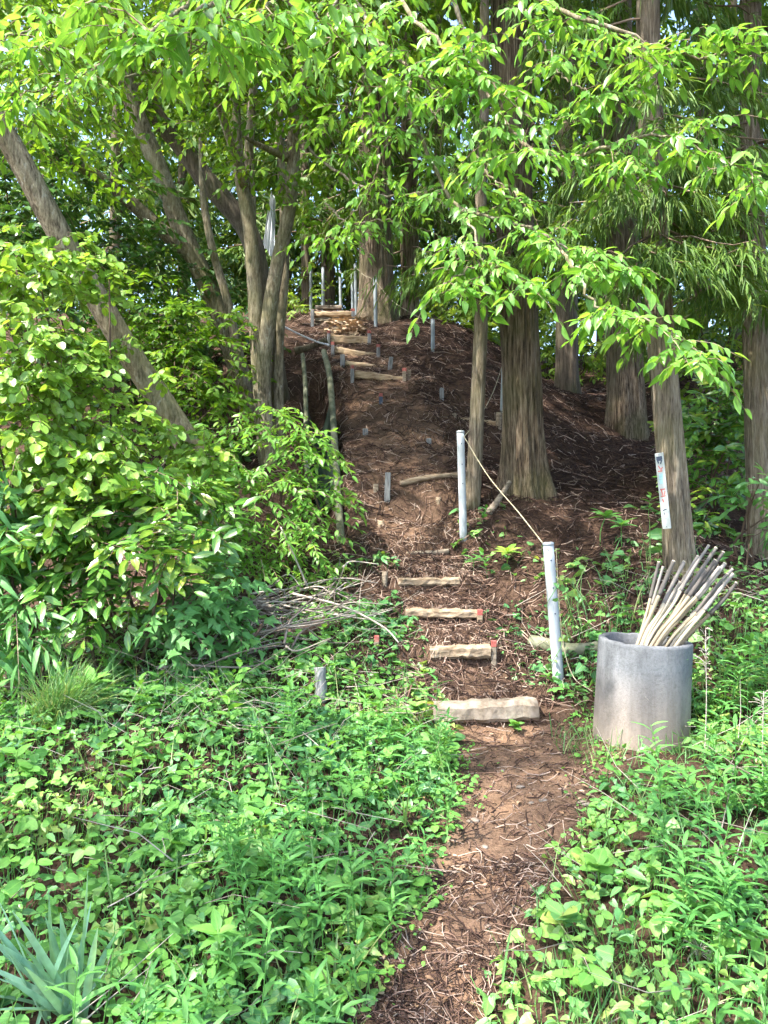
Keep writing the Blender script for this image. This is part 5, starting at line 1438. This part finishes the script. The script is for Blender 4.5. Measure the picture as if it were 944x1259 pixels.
def cover_mask_right(x, y):
    s = x - path_x(y) - path_w(y)
    d = np.clip((s + .08) / .16, 0, 1)
    thin = np.clip((5.9 - y) / 1.2, 0.0, 1)
    pit = np.exp(-(((x - .88) / .30) ** 2 + ((y - 4.45) / .35) ** 2))
    r_ = np.hypot(x - pb[0], y - pb[1]); inner = (r_ > .28) * np.where((r_ < .62) & (y < pb[1]) & (x < pb[0] + .12), .06, 1.0)
    n = vnoise(x * 1.6 + 9, y * 1.6, 22) + .5
    return d * thin * np.clip(.45 + n, 0, 1) * np.clip(1 - .9 * pit, 0, 1) * inner


def sample(rg, n, x0, x1, y0, y1, mask):
    x = rg.uniform(x0, x1, n); y = rg.uniform(y0, y1, n)
    k = rg.uniform(0, 1, n) < mask(x, y)
    return x[k], y[k]


def cover(name, label, mask, n, bounds, tname, mat, size, hrange, seed, tri=False, hscale=None, tilt=.4, parent=None):
    rg = np.random.default_rng(seed)
    x, y = sample(rg, n, *bounds, mask)
    n_ = len(x)
    bump = np.clip(.5 + 1.3 * vnoise(x * 1.3, y * 1.3, 31), .15, 1.15)
    hz = (hrange[0] + (hrange[1] - hrange[0]) * rg.uniform(0, 1, n_) ** .8 * bump)
    if hscale is not None: hz = hz * hscale(x, y)
    P = np.stack([x, y, H(x, y) + hz], -1)
    az = rg.uniform(0, 6.28, n_)
    patch = np.clip(.5 + vnoise(x * 2.2, y * 2.2, 41) * 1.1, 0, 1)
    rnd = np.clip(patch * .65 + rg.uniform(0, .42, n_), 0, 1)
    sz = size * np.clip(np.exp(rg.normal(-.15, .38, n_)), .35, 1.7)
    mb = MB(); st = MB()
    nrm = norm(np.array([0, -.22, 1.0]) + rg.normal(0, tilt * 1.25, P.shape))
    reps = 3 if tri else 1
    for k in range(reps):
        a2 = az + k * 2.09 * (.75 if tri else 1)
        d = np.stack([np.cos(a2), np.sin(a2), rg.normal(-.12, .25, n_)], -1)
        var = rg.integers(0, 4, n_) if tname == 'heart' else np.zeros(n_, int)
        for vi, tn in enumerate([tname, 'heart2', 'heart3', 'ovate']):
            kk = var == vi
            leaves(mb, tn, (P + (0 if not tri else norm(d) * .004))[kk], d[kk], nrm[kk], sz[kk] * (1.25 if tn == 'ovate' else 1), np.clip(rnd + rg.normal(0, .05, n_), 0, 1)[kk])
    root_p = P.copy(); root_p[:, 0] += rg.normal(0, .03, n_); root_p[:, 1] += rg.normal(0, .03, n_); root_p[:, 2] = H(root_p[:, 0], root_p[:, 1]) - .01
    midp = (root_p + P) / 2 + rg.normal(0, .008, P.shape)
    if hrange[1] > .05: thin_tubes(st, np.stack([root_p, midp, P], 1)[::2], .0018, .0010)
    r = new_empty(name, (float(x.mean()), float(y.mean()), h1(x.mean(), y.mean())), label, 'ground cover', kind='stuff')
    f = mb.build('leaves', M[mat], r); tag(f, kind='stuff')
    if st.n: tag(st.build('stalks', M['weed'], r), kind='stuff')
    return r


dead_stems('dead_stems', 'dry pale stems lying among the weeds on the left bank', 900, (-2.8, .5, 2.2, 5.6), lambda x, y: np.clip((path_x(y) - path_w(y) - x) / .2, 0, 1) * np.interp(y, [2, 3.5, 4.5], [.3, .5, 1]), 461)
dead_stems('dead_stems', 'dry pale stems among the weeds on the right', 260, (.6, 3.0, 2.2, 5.6), lambda x, y: np.clip((x - path_x(y) - path_w(y)) / .2, 0, 1), 462)
near = lambda x, y: np.clip(.45 + (path_x(y) - path_w(y) - x) / .5, .35, 1.1)
nearR = lambda x, y: np.clip(.45 + (x - path_x(y) - path_w(y)) / .5, .35, 1.1)
cover('ground_cover', 'heart-leaved creeping weeds covering the left foreground bank', cover_mask_left, 23500, (-3.1, .75, 1.6, 5.7), 'heart', 'ground', .042, (.02, .17), 401, hscale=near)
cover('ground_cover', 'three-leaved creeping plants mixed into the left bank', cover_mask_left, 6500, (-3.6, .75, 1.5, 5.6), 'round', 'clover', .040, (.03, .22), 402, tri=True, hscale=near)
cover('clover_patch', 'tiny round-leaved weeds along the left edge of the path', lambda x, y: np.exp(-((path_x(y) - path_w(y) - x - .02) / .13) ** 2) * np.clip(.3 + vnoise(x * 2, y * 2, 51) * 2, 0, 1), 17000, (-.8, .8, 1.7, 4.4), 'round', 'clover', .022, (.008, .05), 403)
cover('ground_cover', 'heart-leaved weeds covering the right foreground beside the path', cover_mask_right, 14500, (.3, 3.4, 1.6, 5.9), 'heart', 'ground', .040, (.02, .15), 404, hscale=nearR)
cover('ground_cover', 'yellow-green three-leaved weeds on the right of the path', cover_mask_right, 1700, (.3, 3.4, 1.6, 5.4), 'round', 'clover', .038, (.04, .18), 405, tri=True, hscale=nearR)
cover('clover_patch', 'tiny weeds along the right edge of the path', lambda x, y: np.exp(-((x - path_x(y) - path_w(y) - .03) / .12) ** 2) * np.clip(.2 + vnoise(x * 2, y * 2, 52) * 2, 0, 1), 12000, (.2, 1.6, 1.7, 4.6), 'round', 'clover', .022, (.008, .05), 406)
cover('ivy_cover', 'sparse dark creeping leaves in the litter beside the upper path', lambda x, y: np.clip(.05 + 1.5 * vnoise(x * 1.5, y * 1.5, 61), 0, 1) * (x > path_x(y) + path_w(y) * .95) * (np.hypot(x - pb[0], y - pb[1]) > .30),
      2600, (.4, 4.2, 4.7, 7.2), 'heart', 'ground', .075, (.03, .14), 407)
cover('ivy_cover', 'small weeds spilling over the left ends of the steps', lambda x, y: np.clip(.4 + 1.4 * vnoise(x * 2, y * 2, 62), 0, 1) * (x < path_x(y) - path_w(y) * .75), 1500, (-.6, .5, 4.3, 6.4), 'heart', 'ground', .055, (.02, .14), 408)


def upright_weeds(name, label, n, bounds, mask, hgt, seed, mat='weed', tname='lance', size=.10, K=16):
    rg = np.random.default_rng(seed)
    x, y = sample(rg, n, *bounds, mask); n_ = len(x)
    h = rg.uniform(hgt[0], hgt[1], n_)
    B = np.stack([x, y, H(x, y) - .01], -1)
    T = B + np.stack([rg.normal(0, .05, n_), rg.normal(-.03, .05, n_), h], -1)
    mb = MB(); st = MB(); thin_tubes(st, np.stack([B, (B + T) / 2 + rg.normal(0, .006, B.shape), T], 1), .0028, .0015)
    t = (np.arange(K) + .6) / K
    P = B[:, None] + (T - B)[:, None] * (.25 + .75 * t)[None, :, None]
    a = (np.arange(K) * 2.4)[None] + rg.uniform(0, 6.28, (n_, 1))
    D = np.stack([np.cos(a), np.sin(a), .35 + .5 * t[None] + rg.normal(0, .12, a.shape)], -1)
    Nn = np.array([0, 0, 1.0]) - D * .2 + rg.normal(0, .2, D.shape)
    s = size * rg.uniform(.7, 1.15, (n_, K)) * (1 - .45 * np.abs(t - .5))[None] * (.7 + h / hgt[1] * .4)[:, None]
    leaves(mb, tname, P.reshape(-1, 3), D.reshape(-1, 3), Nn.reshape(-1, 3), s.ravel(), np.clip(rg.uniform(.1, .9, (n_, 1)) + .15 * t[None], 0, 1).ravel())
    r = new_empty(name, B.mean(0), label, 'weeds', kind='stuff')
    tag(mb.build('leaves', M[mat], r), kind='stuff'); tag(st.build('stalks', M[mat], r), kind='stuff')


upright_weeds('tall_weeds', 'upright narrow-leaved weeds in the left bank near the path', 200, (-1.0, .6, 1.9, 4.2), lambda x, y: cover_mask_left(x, y) * np.exp(-((path_x(y) - .35 - x) / .55) ** 2), (.18, .42), 421)
upright_weeds('tall_weeds', 'upright narrow-leaved weeds at the right below the concrete pipe', 170, (.9, 2.6, 2.0, 4.3), lambda x, y: np.clip((x - path_x(y) - path_w(y) - .1) / .35, 0, 1) * ((np.hypot(x - pb[0], y - pb[1]) > .62) | (x > pb[0] + .3)), (.2, .46), 422, size=.115)
upright_weeds('leafy_weeds', 'broad-leaved seedlings on the litter slope right of the path', 46, (.7, 3.0, 4.9, 7.2), lambda x, y: np.clip(.25 + 1.2 * vnoise(x * 1.2, y * 1.2, 71), 0, 1) * (x > path_x(y) + path_w(y) * 1.1), (.10, .30), 423, 'weed', 'ovate', .11, 8)
upright_weeds('leafy_weeds', 'yellow-green leafy sprigs on the left bank', 60, (-2.4, .1, 3.0, 5.4), cover_mask_left, (.15, .32), 424, 'clover', 'ovate', .10, 8)


def grass(name, label, n, bounds, mask, L, W, seed, bend=.4, mat='grass'):
    rg = np.random.default_rng(seed)
    x, y = sample(rg, n, *bounds, mask); n_ = len(x)
    B = np.stack([x, y, H(x, y) - .01], -1)
    d = np.stack([rg.normal(0, .35, n_), rg.normal(0, .35, n_), np.ones(n_)], -1)
    mb = MB(); ribbons(mb, B, d, rg.uniform(L[0], L[1], n_), W * rg.uniform(.6, 1.4, n_), rg.uniform(.1, bend, n_), rg, rows=5)
    o = mb.build(name, M[mat]); tag(o, label, 'grass', kind='stuff')


grass('grass', 'thin grass blades among the weeds on the left bank', 1900, (-2.6, .7, 1.8, 4.8), cover_mask_left, (.12, .38), .007, 431)
grass('grass', 'thin grass blades among the weeds on the right', 1500, (.3, 3.0, 1.7, 4.6), cover_mask_right, (.10, .34), .007, 432)
grass('grass', 'short bright grass in the bottom right corner', 2200, (.55, 1.5, 1.6, 2.75), lambda x, y: np.clip((x - path_x(y) - path_w(y) - .1) / .3, 0, 1) * np.clip(.5 + vnoise(x * 2.5, y * 2.5, 81) * 1.6, 0, 1), (.08, .24), .006, 433)
grass('grass', 'grass at the foot of the concrete pipe', 420, (.95, 1.85, 3.75, 4.35), lambda x, y: (np.hypot(x - pb[0], y - pb[1]) > .285) * 1.0 * (np.hypot(x - pb[0], y - pb[1]) < .5), (.06, .22), .006, 434)
grass('grass', 'long dark grass blades on the slope behind the concrete pipe', 700, (1.2, 3.2, 4.6, 5.9), lambda x, y: np.clip(.3 + 1.6 * vnoise(x * 1.5, y * 1.5, 83), 0, 1), (.18, .5), .010, 435, .8)

# grass tuft on the left
rg = np.random.default_rng(440)
tb = onground(72, 905, 4.0, 0)
mb = MB(); n_ = 620; a = rg.uniform(0, 6.28, n_); sp = rg.uniform(.05, .75, n_)
ribbons(mb, tb + np.stack([rg.normal(0, .05, n_), rg.normal(0, .05, n_), np.zeros(n_)], -1), np.stack([np.cos(a) * sp + .25, np.sin(a) * sp, np.ones(n_)], -1), rg.uniform(.32, .55, n_), .0055, rg.uniform(.2, .7, n_), rg, rows=5)
tuft = mb.build('grass_tuft', M['grass'], loc=tb); tag(tuft, 'dense tuft of fine grass below the shrubs at left', 'grass', kind='thing')

# daffodil clump, blade by blade
rg = np.random.default_rng(450)
db = onground(75, 1300, 2.45, 0)
daf = new_empty('daffodil_clump', db, 'clump of bluish strap-shaped leaves in the bottom left corner', 'plant')
TIPS = [(108, 1078), (34, 1145), (55, 1135), (74, 1132), (-5, 1175), (20, 1165), (96, 1140), (-20, 1210), (-30, 1235), (5, 1215), (130, 1205), (-40, 1190), (45, 1180), (85, 1170), (-25, 1255), (120, 1150), (15, 1130), (-45, 1150), (60, 1105), (-15, 1140), (135, 1190), (30, 1200), (112, 1120), (142, 1160), (70, 1150), (10, 1190), (50, 1215), (-10, 1100), (85, 1195), (-35, 1120)]
for k, (px, py) in enumerate(TIPS):
    tip = at(px, py - 12, 2.30 + rg.uniform(-.12, .18)); b0 = db + np.array([rg.normal(.02, .05), rg.normal(0, .05), -.01])
    mb = MB(); dv = tip - b0; Ls = np.linalg.norm(dv)
    bd = rg.uniform(.02, .16) if k else .0
    dv2 = dv.copy(); dv2[2] += bd * Ls
    ribbons(mb, b0[None], dv2[None], np.array([np.linalg.norm(dv2)]), np.array([rg.uniform(.026, .036)]), np.array([bd]), rg, rows=9, fold=.22)
    mb.build('blade', M['daffodil'], daf)

# plants one can point at
def rosette(label, px, py, d, n, size, mat='weed', tname='glossy', seed=1, hgt=.12, name='leafy_plant'):
    rg = np.random.default_rng(seed)
    b = onground(px, py, d, 0); root = new_empty(name, b, label, 'plant')
    T = b + np.array([rg.normal(0, .02), -.02, hgt])
    mb = MB(); tube(mb, catmull([b - [0, 0, .02], (b + T) / 2 + rg.normal(0, .008, 3), T], 8), [.004] * 8, 6); mb.build('stem', M[mat], root)
    a = np.arange(n) * 2.4 + rg.uniform(0, 6); e = np.linspace(.1, .75, n)
    D = np.stack([np.cos(a), np.sin(a), e], -1)
    leaf_objects(root, tname, mat, np.tile(T, (n, 1)) - np.stack([np.zeros(n), np.zeros(n), (1 - e) * .03], -1), D, np.array([0, -.25, 1.0]) - D * .2 + rg.normal(0, .1, D.shape), size * rg.uniform(.8, 1.15, n), rg.uniform(.3, 1, n))


rosette('bright rosette seedling right of the path post', 622, 672, 6.3, 11, .13, 'vine', 'glossy', 1, .14)
rosette('pale seedling at the foot of the path post', 582, 690, 6.3, 7, .09, 'weed', 'glossy', 2, .10)
rosette('tall leafy seedling on the litter slope below the cedars', 738, 668, 6.3, 10, .14, 'weed', 'ovate', 3, .26)
rosette('leafy seedling just right of the tall seedling on the slope', 765, 665, 6.2, 8, .13, 'weed', 'ovate', 4, .20)
rosette('small seedling in the litter beside the left peg', 474, 690, 6.5, 8, .075, 'vine', 'ovate', 5, .04)
rosette('yellow-green sprig at the bottom of the left bank', 262, 1190, 2.55, 8, .085, 'clover', 'ovate', 6, .20)
rosette('bright three-branched sprig beside the tuft of grass', 115, 880, 4.1, 9, .13, 'clover', 'ovate', 7, .18)
rosette('heart-leaved weed growing in front of the concrete step', 640, 892, 4.5, 6, .06, 'clover', 'heart', 8, .05)
rosette('weed climbing over the gap in the concrete step', 516, 885, 4.5, 12, .075, 'ground', 'heart', 9, .13)
rosette('small weed against the left block of the concrete step', 496, 893, 4.45, 10, .065, 'clover', 'heart', 19, .10)
rosette('yellow-green weed at the right edge of the path in the lower picture', 740, 1130, 2.9, 9, .075, 'clover', 'round', 10, .12)
rosette('broad-leaved weed at the lower right beside the path', 690, 1180, 2.7, 8, .085, 'ground', 'round', 11, .10)

# vine twining on the near post
rg = np.random.default_rng(470)
t = np.linspace(0, 1, 60); ln_ = p2b[None] * (1 - t[:, None]) + p2t[None] * t[:, None]
ln_ = ln_ + np.stack([np.cos(t * 16) * .043, np.sin(t * 16) * .043, np.zeros(60)], -1)
vin = new_empty('post_vine', p2b, 'thin leafy vine twining up the nearest handrail post', 'vine')
mb = MB(); tube(mb, ln_, [.0022] * 60, 5); mb.build('stem', M['weed'], vin)
k = rg.integers(8, 60, 26); P = ln_[k] + rg.normal(0, .02, (26, 3)); D = rg.normal(0, 1, (26, 3)); D[:, 2] -= .3; D[:, 1] -= .6
leaf_objects(vin, 'heart', 'ground', P, D, np.array([0, -1.0, .6]) + rg.normal(0, .4, (26, 3)), rg.uniform(.025, .05, 26), rg.uniform(.3, 1, 26))

# dry weed stalks at right
def dry_stalk(label, px, py0, py1, d, seed):
    rg = np.random.default_rng(seed)
    b = onground(px, py1, d, 0); T = at(px + rg.normal(0, 4), py0, d)
    root = new_empty('dry_stalk', b, label, 'plant', 'dry weed stalks on the right')
    mb = MB(); ln2 = catmull([b, (b + T) / 2 + rg.normal(0, .01, 3), T], 16); tube(mb, ln2, np.linspace(.003, .0016, 16), 5, rnd=.9); mb.build('stem', M['dead_branch'], root)
    mt = MB(); n = 26; f = rg.uniform(.62, 1, n); P = b + (T - b) * f[:, None]
    a = rg.uniform(0, 6.28, n); e = P + np.stack([np.cos(a), np.sin(a), rg.uniform(-.1, .8, n)], -1) * rg.uniform(.02, .07, (n, 1))
    thin_tubes(mt, np.stack([P, (P + e) / 2 + [0, 0, .006], e], 1), .0014, .002, np.full(n, .9)); tag(mt.build('seed_head', M['dead_branch'], root), kind='stuff')


dry_stalk('tall dry weed stalk in front of the right side of the concrete pipe', 866, 772, 965, 3.7, 1)
dry_stalk('dry weed stalk at the right edge above the narrow-leaved weeds', 938, 850, 1010, 3.4, 2)
dry_stalk('short dry weed stalk at the bottom right', 852, 1165, 1255, 2.5, 3)
